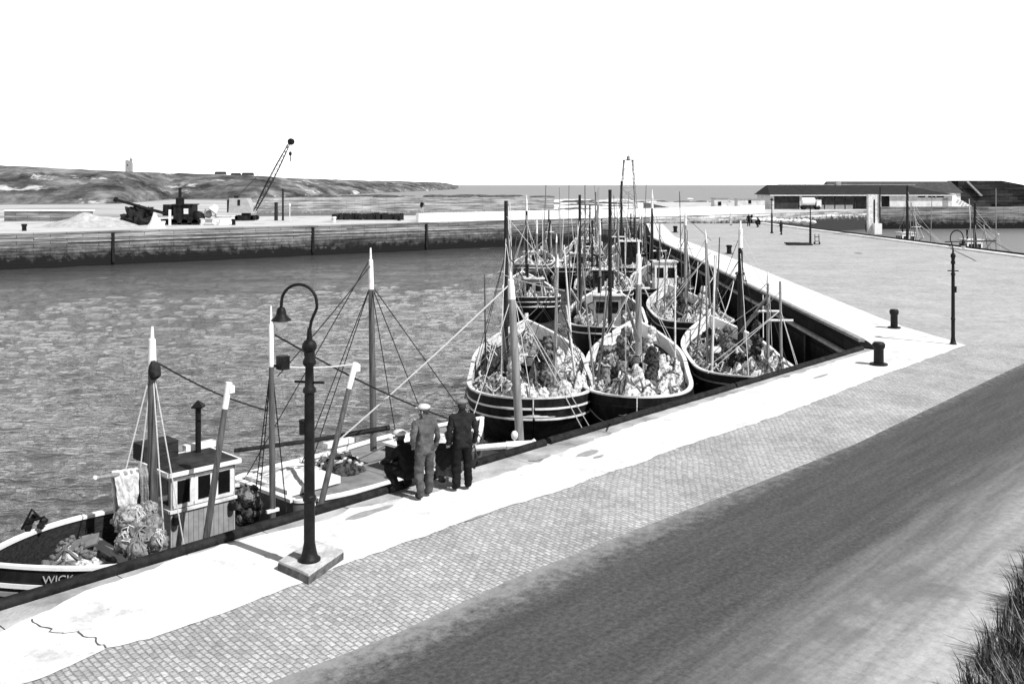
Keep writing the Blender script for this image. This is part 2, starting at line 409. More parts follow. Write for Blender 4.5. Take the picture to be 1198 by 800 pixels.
# white concrete apron
def jit(pts, amp=.06, step=.12):
    out = []
    for i in range(len(pts)-1):
        a, b = pts[i], pts[i+1]; k = max(1, int((b-a).length/step))
        for j in range(k):
            p = a.lerp(b, j/k); w = noise.noise(p*1.7)*amp+noise.noise(p*5)*amp*.6+noise.noise(p*17)*amp*.45
            out.append(p+N*w)
    out.append(pts[-1]); return out
outer = [gp(-60, 822), gp(30, 799), gp(127, 759), gp(174, 748), gp(234, 728), gp(287, 708), gp(334, 689), gp(400, 662), gp(455, 642), gp(520, 619), gp(580, 597), gp(644, 578), gp(712, 553), gp(754, 540), gp(800, 522), gp(880, 497), gp(960, 468), gp(1030, 440), gp(1085, 420), gp(1130, 404)]
inn = [gp(-60, 752), gp(0, 739), gp(110, 690), gp(200, 656), gp(300, 627), gp(370, 612), gp(412, 596), gp(470, 584), gp(520, 571), gp(575, 560), gp(640, 536), gp(720, 506), gp(800, 479), gp(870, 457), gp(930, 438), gp(985, 421)]
lift = lambda ps, z: [Vector((p.x, p.y, z)) for p in ps]
ap = lift(jit(outer), .012) + lift([gp(1056, 382), gp(1027, 371), gp(980, 352), gp(864, 305), Vector((18.4, 111, 0)), Vector((22.5, 147, 0)), Vector((20.4, 149, 0)), J1+Vector((.5, 0, 0)), C0+Vector((.6, 1.5, 0)), C0+Vector((.35, -.3, 0))], .012) + lift(jit(inn, .1)[::-1], .012)
tag(MB().poly(ap).build('concrete_apron', CONC, smooth=False), 'white concrete strip along quay and jetty edge', kind='structure')
# crack across the apron
ck = spline([gp(36, 724, .0165), gp(60, 737, .0165), gp(92, 740, .0165), gp(108, 748, .0165), gp(120, 757, .0165)], 8)
cm = MB(); L_ = []; R_ = []
for i, p in enumerate(ck):
    w = .009+.012*abs(noise.noise(p*5)); o = Vector((noise.noise(p*9), noise.noise(p*9+Vector((5, 0, 0))), 0))*.09
    L_.append(p+o+U*w); R_.append(p+o-U*w)
cm.poly(L_+R_[::-1]); tag(cm.build('pavement_crack', M('crack_dirt', .12, .06, 9)), kind='structure')
# worn patches where the concrete has scaled off the coping
pm = MB()
for px, py, sx, sy, sd in ((632, 535, .35, .1, 1), (688, 530, .4, .13, 2), (430, 600, .5, .12, 3), (960, 440, .5, .07, 4), (700, 534, .18, .06, 5), (560, 604, .35, .03, 6)):
    c = gp(px, py, .0162); ps = []
    for k in range(26):
        w = 2*math.pi*k/26; r = 1+.35*noise.noise(Vector((math.cos(w)*1.6, math.sin(w)*1.6, sd*3)))
        ps.append(c+U*math.cos(w)*sx*r+N*math.sin(w)*sy*r)
    pm.poly(ps)
tag(pm.build('worn_patches', M('worn_concrete', .36, .25, 7)), kind='structure')

# sea sheet to the horizon
SEA = mat_water('open_sea', .14, .35, .5, .35, .28, .5)
HARB = mat_water('harbour_water', .06, 4.5, .8, .05, .8, .15)
tag(MB().poly([(-9000, -200, WZ-.012), (9000, -200, WZ-.012), (9000, 16000, WZ-.012), (-9000, 16000, WZ-.012)]).build('sea', SEA, smooth=False), kind='structure')
hw = MB().poly([(-120, 8, WZ-.1), (15, 8, WZ-.1), (150, 20, WZ-.1), (150, 190, WZ-.1), (75, 206, WZ-.1), (22.7, 162.5, WZ-.1), (.1, 148, WZ-.1), (-55.3, 106.5, WZ-.1), (-120, 58, WZ-.1)])
tag(hw.build('harbour_basin', HARB, smooth=False), kind='structure')
def wave(x, y, cell):                  # wind ripples, the short ones dropped where the mesh is too coarse for them
    z = 0.0
    for wl, amp, sx_, ox in ((2.6, .022, .55, 0), (1.15, .025, .55, 11), (.6, .019, .6, 23), (.32, .013, .7, 37)):
        k = max(0.0, min(1.0, (wl-1.6*cell)/(1.2*cell)))
        if k <= 0: continue
        p = Vector((x*.97+y*.24, y*.97-x*.24, 0))
        n_ = noise.noise(Vector((p.x*sx_/wl, p.y/wl, ox)))
        z += k*amp*(1-2*abs(n_)**.8+.25)
    return 3.4*z*(.8+.5*noise.noise(Vector((x*.045, y*.07, 5))))
wm = MB(); rows = []; d_ = 7.0
while d_ < 165: rows.append(d_); d_ *= 1.0068
NC = 330
vs_ = []
for d_ in rows:
    for c_ in range(NC):
        x_ = (-.90+1.25*c_/(NC-1))*d_*1.0
        vs_.append(Vector((x_, d_, WZ+wave(x_, d_, .0052*d_))))
def wet(p): 
    rel = Vector((p.x, p.y, 0))-Q0
    if rel.dot(N) < -.5: return False
    return not (p.x > 14.2+.028*(p.y-36)+1.2 and p.y < 146)
fs_ = [(i_*NC+c_, i_*NC+c_+1, (i_+1)*NC+c_+1, (i_+1)*NC+c_) for i_ in range(len(rows)-1) for c_ in range(NC-1) if wet(vs_[i_*NC+c_])]
wm.add(vs_, fs_)
tag(wm.build('harbour_water', HARB, angle=180), 'rippled grey harbour water', kind='structure')
# headland
top = [(-500, 186), (-250, 189), (-60, 191.5), (0, 193), (40, 195), (150, 200.5), (230, 203), (300, 205.5), (345, 208.5), (430, 211), (500, 212.8), (522, 214), (534, 217.2)]
base = [(-500, 240), (0, 239), (140, 238), (200, 233), (300, 233), (430, 226.5), (500, 223.5), (540, 221)]
def lerp_tab(tab, x):
    if x <= tab[0][0]: return tab[0][1]
    for (a, b), (c, d) in zip(tab, tab[1:]):
        if x <= c: return b+(d-b)*(x-a)/(c-a)
    return tab[-1][1]
def hill_pt(u, v):
    x = -500+1036*u
    yb = lerp_tab(base, x); yt = lerp_tab(top, x)+.5*noise.noise(Vector((x*.05, 0, 0)))
    d0 = F*(H-WZ)/(yb-216); d1 = d0*1.22+25
    zt = H-(yt-216)*d1/F
    if v <= .8:
        t = v/.8
        d = d0+(d1-d0)*t; s = t**.75
        prof = .16*min(1, t*9)+.84*(t**1.05)
        z = WZ-.3+(zt-WZ+.3)*prof
        amp = math.sin(math.pi*min(1, t*1.02))*(zt-WZ)*.3
        n1 = noise.noise(Vector((x*.03+t*1.3, t*1.2, 3)))+.6*noise.noise(Vector((x*.09-t*2, t*2.5, 8)))+.35*noise.noise(Vector((x*.22, t*6, 1)))
        z += amp*n1*.7; d += amp*n1*2.2
    else:
        t = (v-.8)/.2; d = d1+d1*.9*t; z = zt+(.9+.6*noise.noise(Vector((x*.02, 4, 2))))*0-zt*.35*t*t
        if u > .93: z -= 3*t
    return Vector(((x-599)*d/F, d, z))
HILL = bpy.data.materials.new('headland_turf_and_rock'); nt, ns, ln, b = nodes_of(HILL)
g = ns.new('ShaderNodeNewGeometry'); b.inputs['Roughness'].default_value = .95; b.inputs['Specular IOR Level'].default_value = .1
mp = ns.new('ShaderNodeMapping'); mp.inputs['Scale'].default_value = (1, .45, 2.2); ln.new(g.outputs['Position'], mp.inputs['Vector'])
r1 = ramp(ns, [(.38, .022), (.5, .095), (.64, .26)]); ln.new(noise_node(ns, ln, mp.outputs[0], .04, 10, .72), r1.inputs['Fac'])
r2 = ramp(ns, [(.58, 0), (.64, 1)]); ln.new(noise_node(ns, ln, mp.outputs[0], .035, 8, .72), r2.inputs['Fac'])
ln.new(mix(ns, ln, r2.outputs['Color'], r1.outputs['Color'], .5), b.inputs['Base Color'])
tag(MB().grid(hill_pt, 220, 34).build('headland', HILL, angle=180), 'rough headland of turf and rock across the bay', kind='structure')
# foreshore of sand and rock under the headland
FORE = M('foreshore_sand_and_rock', .5, .3, .035, rough=.9, spec=.1, detail=10, lo=.36, hi=.6, stretch=(.5, 1.6, 1), coords='World')
def fore_pt(u, v):
    x = -140+470*u; y0 = 252; y1 = lerp_tab(base, x)-.3; y = y0+(y1-y0)*v
    p = gp(x, y, WZ+.25); e = math.sin(math.pi*v)*math.sin(math.pi*min(1, u*1.03))
    p.z = WZ-.1+1.1*e+.5*e*noise.noise(p*.02); return p
tag(MB().grid(fore_pt, 60, 24).build('foreshore', FORE), 'pale sandy foreshore below the headland', kind='structure')
# reef and surf off the far pier
rk = MB(); fm = MB()
for k in range(150):
    x = rnd.uniform(345, 640) if k < 60 else rnd.uniform(640, 890); y = rnd.uniform(229, 231) if k < 60 else rnd.uniform(236, 247)
    p = gp(x, y, WZ); s = rnd.uniform(1.5, 6)*(1 if k < 90 else .6)
    rk.ball(p, s, 8, (1.8, 1, .22), lump=.5, seed=k)
for k in range(420):
    x = rnd.choice([rnd.uniform(650, 770), rnd.uniform(650, 900)]); y = rnd.triangular(232, 248, 244)
    p = gp(x, y, WZ); s = rnd.uniform(.35, 1.5)
    fm.ball(p, s, 8, (rnd.uniform(1.5, 6), 1, rnd.uniform(.15, .5)), lump=.5, seed=k+300)
tag(rk.build('reef_rocks', M('wet_rock', .12, .05, .3, rough=.9)), 'dark half drowned rocks outside the far pier', 'rocks', kind='stuff')
tag(fm.build('surf', M('foam', .8, .6, .5, rough=.9)), 'white surf breaking over the rocks', 'surf', kind='stuff')

# ------------------------------------------------------------------ quay and jetty walls
def wall_obj(name, p0, p1, z0, z1, th, mat, parent=None, side=1, **kw):
    # block from p0 to p1, front face on the line, body to the given side
    d = Vector((p1.x-p0.x, p1.y-p0.y, 0)); L = d.length
    m = MB(); m.box((L/2, side*th/2, (z0+z1)/2), (L, th, z1-z0))
    return m.build(name, mat, parent, smooth=False, loc=(p0.x, p0.y, 0), rz=math.atan2(d.y, d.x), **kw)
def boxrow(m, p0, p1, w, z0, z1, off=0):
    d = (p1-p0); d.z = 0; L = d.length; a = math.atan2(d.y, d.x); c = (p0+p1)/2; nrm = Vector((-math.sin(a), math.cos(a), 0))
    m.box(Vector((c.x, c.y, (z0+z1)/2))+nrm*off, (L, w, z1-z0), zrot(a))
qw = thing('quay_wall', qp(0, 0), 'stone quay wall below the near pavement, grey coping along its edge', 'wall')
qi = qw.matrix_basis.inverted() if False else Vector(qw.location)
def under(root, p): return Vector(p)-Vector(root.location)
wall_obj('wall_face', under(qw, qp(-45, 0)), under(qw, qp(29.53, 0)), -5.2, -.3, CW, WALLM, qw, side=-1)
cm = MB(); a = -45.0
while a < 29.2:
    l = rnd.uniform(1.1, 1.9); l = min(l, 29.3-a)
    c = under(qw, qp(a+l/2, -CW/2+.01, -.15)); cm.box(c, (l-.018, CW+.02, .3+rnd.uniform(-.006, .004)), zrot(math.atan2(U.y, U.x))); a += l
cm.build('coping', COPING, qw, smooth=False)
tk = thing('timber_kerb', qp(0, 0), 'long tarred timber kerb bolted along the edge of the quay', 'kerb')
for a0, a1, nm in ((-45, 11.55, 'beam'), (11.7, 20.0, 'beam'), (20.06, 29.0, 'beam')):
    pts = [under(tk, qp(a0+(a1-a0)*k/40, -.1+.02*noise.noise(Vector((k*.7, a0, 0))), .05+.012*noise.noise(Vector((k*.9, 3, a0))))) for k in range(41)]
    MB().tube(pts, .095, 10).build(nm, TIMBER, tk)
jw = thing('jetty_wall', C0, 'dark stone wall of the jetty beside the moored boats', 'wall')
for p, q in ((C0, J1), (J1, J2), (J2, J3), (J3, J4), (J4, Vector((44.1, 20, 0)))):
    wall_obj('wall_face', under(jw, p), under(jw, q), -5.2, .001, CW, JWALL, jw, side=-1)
kb = MB(); boxrow(kb, under(jw, J3), under(jw, J4), 1.1, .0015, .14, -.56); boxrow(kb, under(jw, J4), under(jw, Vector((44.1, 20, 0))), 1.1, .0015, .139, -.56)
kb.build('coping', CONC, jw, smooth=False)
wl = MB(); boxrow(wl, under(jw, C0), under(jw, J1), .16, -.62, -.48, .09); wl.build('timber_waling', M('bleached_timber', .34, .2, 3), jw, smooth=False)
wl = MB(); boxrow(wl, under(jw, C0+Vector((.1, 1.2, 0))), under(jw, J1), .22, .013, .13, -.2); wl.build('edge_beam', M('bleached_timber', .34), jw, smooth=False)
for k in range(16):
    p = C0.lerp(J1, (k+.6)/16); fp = MB(); fp.box(under(jw, p)+Vector((-.1, 0, -2.7)), (.2, .24, 4.0)); fp.build('fender_post', BLACK, jw, smooth=False)
rl = MB()
boxrow(rl, J3.lerp(J4, .3), J4, .22, .143, .27, -.1); boxrow(rl, J4, Vector((44.1, 20, 0)), .22, .143, .27, -.1)
tag(rl.build('timber_edging', TIMBER, smooth=False), 'tarred timber edging on the far right edge of the jetty', 'kerb')

# far quay
W = [Vector((-95, 76.3, 0)), Vector((-55.3, 106, 0)), Vector((.1, 147.5, 0)), Vector((22.7, 161.9, 0)), Vector((75, 205, 0)), Vector((109.5, 208.2, 0))]
fq = thing('far_quay', W[1], 'long weathered stone pier wall across the harbour water', 'pier')
for k in range(5):
    wall_obj('wall_section', under(fq, W[k]), under(fq, W[k+1]), -5.2, FZ if k < 4 else FZ+.7, 1.2, FARM if k != 3 else SHEDM, fq, side=1)
wall_obj('pier_end', under(fq, W[5]), under(fq, W[5]+Vector((6, 26, 0))), -5.2, FZ+.699, 1.2, JWALL, fq, side=1)
# vertical ladders and fender piles on the far wall
for k, t in ((1, .17), (1, .53), (1, .78), (2, .25), (2, .62), (3, .4)):
    p = W[k].lerp(W[k+1], t); m = MB(); m.box(under(fq, p)+Vector((.05, -.12, -1.3)), (.3, .25, 3.4), zrot(R(38))); m.build('fender_post', TIMBER, fq, smooth=False)
for k, x0, x1, z in ((1, .05, .6, -.05), (1, .1, .95, -.5), (2, .05, .9, -.12)):
    m = MB(); boxrow(m, under(fq, W[k].lerp(W[k+1], x0)), under(fq, W[k].lerp(W[k+1], x1)), .12, z-.07, z+.07, -.03)
    m.build('string_course', M('pale_ledge', .42, .2, .8), fq, smooth=False)
back = [w+Vector((-.62, .8, 0))*1.5 for w in W]
ft = [Vector((p.x, p.y, FZ-.006)) for p in W[:5]] + [Vector((109, 208.7, FZ-.006)), Vector((114, 234, FZ-.006)), Vector((150, 300, FZ-.006)), Vector((40, 300, FZ-.006)), Vector((36, 215, FZ-.006)), Vector((4, 166, FZ-.006)), Vector((-22, 170, FZ-.006)), Vector((-110, 150, FZ-.006)), Vector((-130, 90, FZ-.006))]
tag(MB().poly(ft).build('far_quay_ground', M('far_quay_paving', .52, .28, .25, rough=.9, coords='World', lo=.3, hi=.5), smooth=False), kind='structure')
# skirt so the far quay stands on the bottom from every side
sk = MB(); cen_ = sum((p for p in ft), Vector())/len(ft); sk.prism([((p+Vector((-.75, 1.0, 0))).x, (p+Vector((-.75, 1.0, 0))).y) if k < 6 else (p.x, p.y-.5) for k, p in enumerate(ft)], -5.3, FZ-.2); 
tag(sk.build('far_quay_fill', STONE, smooth=False), kind='structure')
PW = M('sunlit_limewash', .82, .55, .5, rough=.9, lo=.26, hi=.46)
off = Vector((-.55, .84, 0))
pz = thing('parapet_wall', W[2], 'long whitewashed parapet wall on top of the far pier', 'wall')
a0 = W[1].lerp(W[2], .78)+off*2.2
pp = [a0, W[2]+off*2.2, W[3]+off*2.2, W[3].lerp(W[4], .5)+off*2.2]
for k in range(3):
    wall_obj('wall_section', under(pz, pp[k]), under(pz, pp[k+1]), FZ-.1, FZ+1.25+(.0 if k < 1 else .05*k), .8, PW, pz, side=1)
pb = wall_obj('low_wall', gp(-60, 264, FZ)+Vector((0, 14, 0)), gp(76, 262, FZ)+Vector((0, 8, 0)), FZ-.1, FZ+1.5, .9, FARM)
tag(pb, 'low dark stone wall behind the gravel mound on the far pier', 'wall')
pc = wall_obj('wall_coping', gp(-60, 264, FZ)+Vector((0, 13.9, 0)), gp(77, 262, FZ)+Vector((0, 7.9, 0)), FZ+1.503, FZ+1.7, 1.3, PW)
pc.parent = pb; pc.matrix_parent_inverse = (Matrix.Translation(pb.location) @ Matrix.Rotation(pb.rotation_euler.z, 4, 'Z')).inverted()

# ------------------------------------------------------------------ street lamps and bollards
def street_lamp(loc, rz, label):
    t = thing('street_lamp', loc, label, 'street lamp', 'swan neck street lamps on the quay', rz)
    MB().lathe([(.17, 0), (.17, .03), (.13, .06), (.105, .16), (.085, .28), (.083, .9), (.1, .92), (.1, .98), (.082, 1.0), (.075, 2.55), (.1, 2.57), (.1, 2.62), (.07, 2.66), (.062, 2.95), (.1, 3.0), (.1, 3.05), (.075, 3.1), (.085, 3.16), (.07, 3.2)], n=20).build('post', IRON, t)
    MB().ball((0, 0, 3.27), .115, 14).lathe([(.05, 3.33), (.035, 3.5), (.03, 3.55)], n=12).build('knob', IRON, t)
    pts = [(0, 0, 3.45), (.03, 0, 3.65), (.115, 0, 3.85)]
    for k in range(0, 13):
        w = R(0+k*15); pts.append((-.165+.28*math.cos(w), 0, 3.93+.28*math.sin(w)))
    pts += [(-.45, 0, 3.86)]
    MB().tube(spline(pts, 3), .024, 10).build('swan_neck', IRON, t)
    MB().lathe([(.035, 3.86), (.06, 3.84), (.075, 3.78), (.08, 3.74), (.15, 3.67), (.155, 3.65), (.12, 3.652), (.05, 3.72)], c=(-.45, 0, 0), n=18).build('lamp_shade', IRON, t)
    MB().ball((-.45, 0, 3.62), .1, 14, (1, 1, 1.1)).build('globe', M('opal_glass', .75, .68, 3, rough=.2), t)
    MB().tube([(-.24, .02, 2.72), (.24, -.02, 2.72)], .02, 8).build('ladder_bar', IRON, t)
    MB().box((-.1, 0, 2.02), (.09, .1, .2)).box((-.1, 0, 2.13), (.1, .12, .03)).build('switch_box', IRON, t, smooth=False)
    return t
L1 = gp(362, 655, .16)
lm = street_lamp(L1, R(-8), 'swan neck street lamp standing on a pale stone plinth by the kerb')
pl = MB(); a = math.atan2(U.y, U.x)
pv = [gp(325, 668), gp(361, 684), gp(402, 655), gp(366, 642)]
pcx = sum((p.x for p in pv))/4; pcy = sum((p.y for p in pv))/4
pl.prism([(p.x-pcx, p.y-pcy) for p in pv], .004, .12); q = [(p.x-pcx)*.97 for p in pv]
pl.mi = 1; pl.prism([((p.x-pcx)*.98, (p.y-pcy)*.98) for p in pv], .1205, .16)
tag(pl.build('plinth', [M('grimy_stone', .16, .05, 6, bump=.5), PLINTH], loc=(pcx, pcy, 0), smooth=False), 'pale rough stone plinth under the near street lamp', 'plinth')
l2 = street_lamp(gp(1115, 403), R(172), 'swan neck street lamp standing alone at the root of the jetty'); l2.scale = (.8, .8, 1)
def small_lamp(px, py, top, label):
    p = gp(px, py, .004); h = (py-top)*p.y/F
    t = thing('jetty_lamp', p, label, 'street lamp', 'lamp posts along the jetty')
    MB().lathe([(.2, 0), (.2, .12), (.12, .2), (.1, h*.55), (.06, h*.6), (.05, h*.93)], n=10).build('post', IRON, t)
    MB().lathe([(.05, h*.93), (.24, h*.95), (.07, h*1.0)], n=10).build('lamp_shade', IRON, t)
    MB().tube([(-.35, 0, h*.8), (.35, 0, h*.8)], .025, 6).build('ladder_bar', IRON, t)
small_lamp(948, 287, 240, 'slim lamp post on the jetty with timbers lying at its foot')
small_lamp(903, 273, 232, 'slim lamp post on the jetty beside the distant walking man')
def bollard(p, h, r, label, white=False):
    t = thing('bollard', p, label, 'bollard', 'iron bollards on quay and jetty')
    MB().lathe([(r*.85, 0), (r*.82, h*.7), (r*1.05, h*.78), (r*1.08, h*.92), (r*.8, h)], n=18).build('body', IRON, t)
    MB().lathe([(r*1.5, .0), (r*1.5, .06), (r*.9, .075)], n=18).build('base', WHITE if white else IRON, t)
bollard(gp(1046, 384, .006), .78, .17, 'thick iron bollard on the white apron where jetty meets quay')
bollard(gp(1028, 427, .006), .75, .19, 'squat iron bollard at the quay corner nearest the road')
bollard(gp(853, 297, .006), .75, .24, 'lone iron bollard half way out along the jetty edge')
bollard(gp(790, 272, .006), .8, .28, 'iron bollard near the seaward end of the jetty')
bollard(gp(881, 329, .006)-Vector((.8, 0, 0)), .55, .28, 'low round iron bollard at the very edge of the jetty')

# ------------------------------------------------------------------ boats
def hull_fns(L, B, G, sheer_b=.85, sheer_s=.3, stern='round'):
    def hw(t):
        if t < .32:
            k = (.32-t)/.32
            w = math.sqrt(max(0, 1-k**2.6))
            if stern == 'square': w = .72+.28*w
        elif t > .55:
            k = (t-.55)/.45; w = max(0, 1-k**2.1)
        else: w = 1
        return max(B/2*w, .02)
    def sh(t):
        z = G
        if t < .4: z += sheer_s*((.4-t)/.4)**2
        if t > .4: z += sheer_b*((t-.4)/.6)**2
        return z
    return hw, sh
def st_list(n=40):                      # stations crowded towards the ends
    return [.5-.5*math.cos(math.pi*i/(n-1)) for i in range(n)]
def make_hull(t, L, B, G, hull_mat, rail_mat, deck_drop=.62, stripes=(WHITE,), deck_mat=DECK, stern='round', s0=.17, sstep=.2, sheer_b=.85, sheer_s=.3, inner_mat=None):
    hw, sh = hull_fns(L, B, G, sheer_b, sheer_s, stern); ts = st_list()
    prof = [(1.0, 0), (1.01, .12), (1.0, .3), (.985, .55), (.93, .8), (.78, 1.0), (.45, 1.22), (0, 1.32)]
    def pt(tt, side, k):
        wf, df = prof[k]; z0 = sh(tt); z = z0 - df*G*1.0
        dq = max(0, df-.42); rake_b = .12*L*dq*max(0, (tt-.6)/.4)**1.5; rake_s = .12*L*dq*max(0, (.3-tt)/.3)**1.3
        fl = wf if tt < .6 else wf*(1-.35*df*(tt-.6)/.4)
        return Vector((tt*L-rake_b*.9+rake_s, side*hw(tt)*max(fl, 0), z))
    m = MB(); n = len(ts); K = len(prof)
    for side in (1, -1):
        vs = [pt(tt, side, k) for tt in ts for k in range(K)]; fs = []
        for i in range(n-1):
            for k in range(K-1):
                f = (i*K+k, (i+1)*K+k, (i+1)*K+k+1, i*K+k+1); fs.append(f if side < 0 else f[::-1])
        m.add(vs, fs)
    if stern == 'square':
        vs = [pt(0, 1, k) for k in range(K)]+[pt(0, -1, k) for k in range(K-1, -1, -1)]; m.add(vs, [tuple(range(len(vs)))])
    h = m.build('hull', hull_mat, t, angle=60)
    # bulwark lining and deck
    bl = MB(); dk = MB(); rl = MB()
    for side in (1, -1):
        vs = []; 
        for tt in ts:
            w = max(hw(tt)-.09, .005); vs += [Vector((tt*L, side*w, sh(tt)-.01)), Vector((tt*L, side*w, sh(tt)-deck_drop))]
        bl.add(vs, [((2*i, 2*i+1, 2*i+3, 2*i+2) if side > 0 else (2*i+2, 2*i+3, 2*i+1, 2*i)) for i in range(n-1)])
        vs = []
        for tt in ts:
            w = hw(tt); wi = max(w-.12, 0); x = tt*L; x0 = x
            vs += [Vector((x, side*(w+.04), sh(tt)+.0)), Vector((x, side*(w+.04), sh(tt)+.06)), Vector((x, side*wi, sh(tt)+.06)), Vector((x, side*wi, sh(tt)))]
        fs = []
        for i in range(n-1):
            for k in range(4):
                f = (4*i+k, 4*i+(k+1) % 4, 4*i+4+(k+1) % 4, 4*i+4+k); fs.append(f)
        rl.add(vs, fs)
    if inner_mat is None: inner_mat = GREYP
    bl.build('bulwark', inner_mat, t)
    # stern and stem caps of the rail
    if stern == 'square': rl.box((0, 0, sh(0)+.037), (.14, B*.72, .074))
    rl.build('gunwale', rail_mat, t, angle=50)
    vs = []
    for tt in ts: vs += [Vector((tt*L, max(hw(tt)-.08, .002), sh(tt)-deck_drop)), Vector((tt*L, -max(hw(tt)-.08, .002), sh(tt)-deck_drop))]
    dk.add(vs, [(2*i, 2*i+1, 2*i+3, 2*i+2) for i in range(n-1)]); dk.build('deck', deck_mat, t)
    for q, sm in enumerate(stripes):
        s = MB()
        k0 = s0+q*sstep
        for side in (1, -1):
            vs = []
            for tt in ts:
                w = hw(tt)
                for df, o in ((k0, .0), (k0, .045), (k0+.036, .045), (k0+.036, .0)):
                    rb_ = rs_ = 0.0
                    wf = 1.005 if df < .3 else .995
                    fl = wf if tt < .6 else wf*(1-.35*df*(tt-.6)/.4)
                    vs.append(Vector((tt*L-rb_*.9+rs_-(o if tt < .02 else 0), side*(w*fl+o), sh(tt)-df*G)))
            fs = []
            for i in range(n-1):
                for k in range(4): fs.append((4*i+k, 4*i+(k+1) % 4, 4*i+4+(k+1) % 4, 4*i+4+k))
            s.add(vs, fs)
        s.build('rubbing_strake', sm, t, angle=50)
    return hw, sh
def add_mast(t, x, y, z0, z1, r=.11, mat=None, white=.0, lean=(0, 0), stays=None, rope=None, deck_z=None, cross=False):
    mat = mat or WOOD; zt = z1-white if white else z1
    f = lambda z: Vector((x+lean[0]*(z-z0)/(z1-z0), y+lean[1]*(z-z0)/(z1-z0), z))
    mo = MB().tube([f(z0), f(z0+(zt-z0)*.5), f(zt)], [r, r*.95, r*.8], 10).build('mast', mat, t)
    if white:
        MB().tube([f(zt), f(zt+white*.7), f(zt+white*.72), f(z1)], [r*.86, r*.68, r*.4, r*.25], 10).build('mast_top', WHITE, mo)
    if cross:
        MB().tube([f(z0+(z1-z0)*.62)+Vector((0, -.5, 0)), f(z0+(z1-z0)*.62)+Vector((0, .5, 0))], .05, 8).build('cross_tree', WHITE, mo)
    if stays:
        s = MB()
        for (sx, sy, sz, hz) in stays: s.tube([f(z0+(z1-z0)*hz), Vector((sx, sy, sz))], .013, 5)
        s.build('rigging', rope or DROPE, mo)
    return f
def wheelhouse(t, x, y, z, l, w, h, wall, roof=None, nwin=3, roof_mat=None):
    wo = MB().box((x, y, z+h/2), (l, w, h)).build('wheelhouse', wall, t, smooth=False)
    MB().box((x, y, z+h+.04), (l+.22, w+.22, .08)).build('roof', roof_mat or DIRTYW, wo, smooth=False)
    for fx, fy, ln_, axis in ((0, w/2, l, 0), (0, -w/2, l, 0), (l/2, 0, w, 1), (-l/2, 0, w, 1)):
        k = nwin if axis == 0 else max(2, nwin-1)
        for j in range(k):
            o = (j+.5)/k*ln_-ln_/2; ww = ln_/k*.62; wh = h*.3
            c = (x+(o if axis == 0 else fx), y+(fy if axis == 0 else o), z+h*.7)
            e = .012
            sz = (ww, .03, wh) if axis == 0 else (.03, ww, wh)
            MB().box(c, sz).build('window', GLASS, wo, smooth=False)
    return wo
def net_pile(loc, rx, ry, h, mat, label, seed, rz=0, strands=9, group='heaps of nets on the boats'):
    t = thing('net_heap', loc, label, 'fishing net', group, rz)
    def fn(u, v):
        r = u; w = 2*math.pi*v
        x, y = r*math.cos(w), r*math.sin(w)
        e = 1+.22*noise.noise(Vector((math.cos(w)*1.3, math.sin(w)*1.3, seed)))
        p = Vector((x*rx*e, y*ry*e, 0))
        d = max(0, 1-r**2.2)
        n1 = noise.noise(Vector((x*2.1, y*2.1, seed*1.7)))+.55*noise.noise(Vector((x*5, y*5, seed*2.3)))+.15*abs(noise.noise(Vector((x*11, y*11, seed))))
        p.z = h*(d*.75+(.55*n1)*min(1, d*3)) if r < 1 else -.05
        p.x += .12*rx*noise.noise(Vector((x*6, y*6, seed+9))); p.y += .12*ry*noise.noise(Vector((x*6, y*6, seed+19)))
        return p
    MB().grid(fn, 15, 30).build('net', mat, t, angle=180)
    if strands:
        s = MB(); rr = random.Random(seed)
        for k in range(strands):
            pts = []; a0 = rr.uniform(0, 6.28); r0 = rr.uniform(.2, .9); da = rr.uniform(.3, .9)*rr.choice((-1, 1))
            for j in range(7):
                a_ = a0+da*j*.5; r_ = max(.05, min(1.02, r0+.12*math.sin(j*1.7+k)))
                p = fn(r_, (a_/(2*math.pi)) % 1); p.z += .03; pts.append(p)
            s.tube(spline(pts, 3), rr.uniform(.018, .04), 5)
            if k % 2:
                for p in pts: s.ball(p+Vector((0, 0, .03)), .055, 6, (1, 1, .8))
        tag(s.build('rope', ROPE if mat is not NETW else M('brown_rope', .2, .1, 9), t), kind='stuff')
    return t
def rope_coil(loc, r, label, mat=ROPE, group='rope coils on the boats'):
    m = MB()
    for k in range(4):
        pts = [(r*(1-.07*k)*math.cos(w*math.pi/9), r*(1-.07*k)*math.sin(w*math.pi/9), .035+.06*k) for w in range(19)]
        m.tube(pts, .035, 6, cap=False)
    o = m.build('rope_coil', mat, loc=loc); return tag(o, label, 'rope', group)
def fish_box(loc, rz, label, mat=None, group='fish boxes on the boats'):
    t = thing('fish_box', loc, label, 'crate', group, rz); m = mat or DIRTYW
    w, l, h = .46, .76, .26
    MB().box((0, 0, .02), (l, w, .03)).box((0, w/2-.015, h/2), (l, .03, h)).box((0, -w/2+.015, h/2), (l, .03, h)).build('side_boards', m, t, smooth=False)
    for s_ in (1, -1): MB().box((s_*(l/2-.02), 0, h/2+.01), (.03, w-.064, h+.02)).build('end_board', m, t, smooth=False)
def basket(loc, label):
    t = thing('basket', loc, label, 'basket', 'baskets on the boats')
    MB().lathe([(.2, 0), (.23, .1), (.26, .3), (.27, .34), (.24, .34), (.23, .28), (.18, .04)], n=16).build('wicker', M('wicker', .3, .1, 18, bump=1, bscale=40), t)
    for s_ in (-1, 1): MB().tube([(s_*.26, -.07, .32), (s_*.3, -.04, .42), (s_*.3, .04, .42), (s_*.26, .07, .32)], .014, 6).build('handle', DROPE, t)
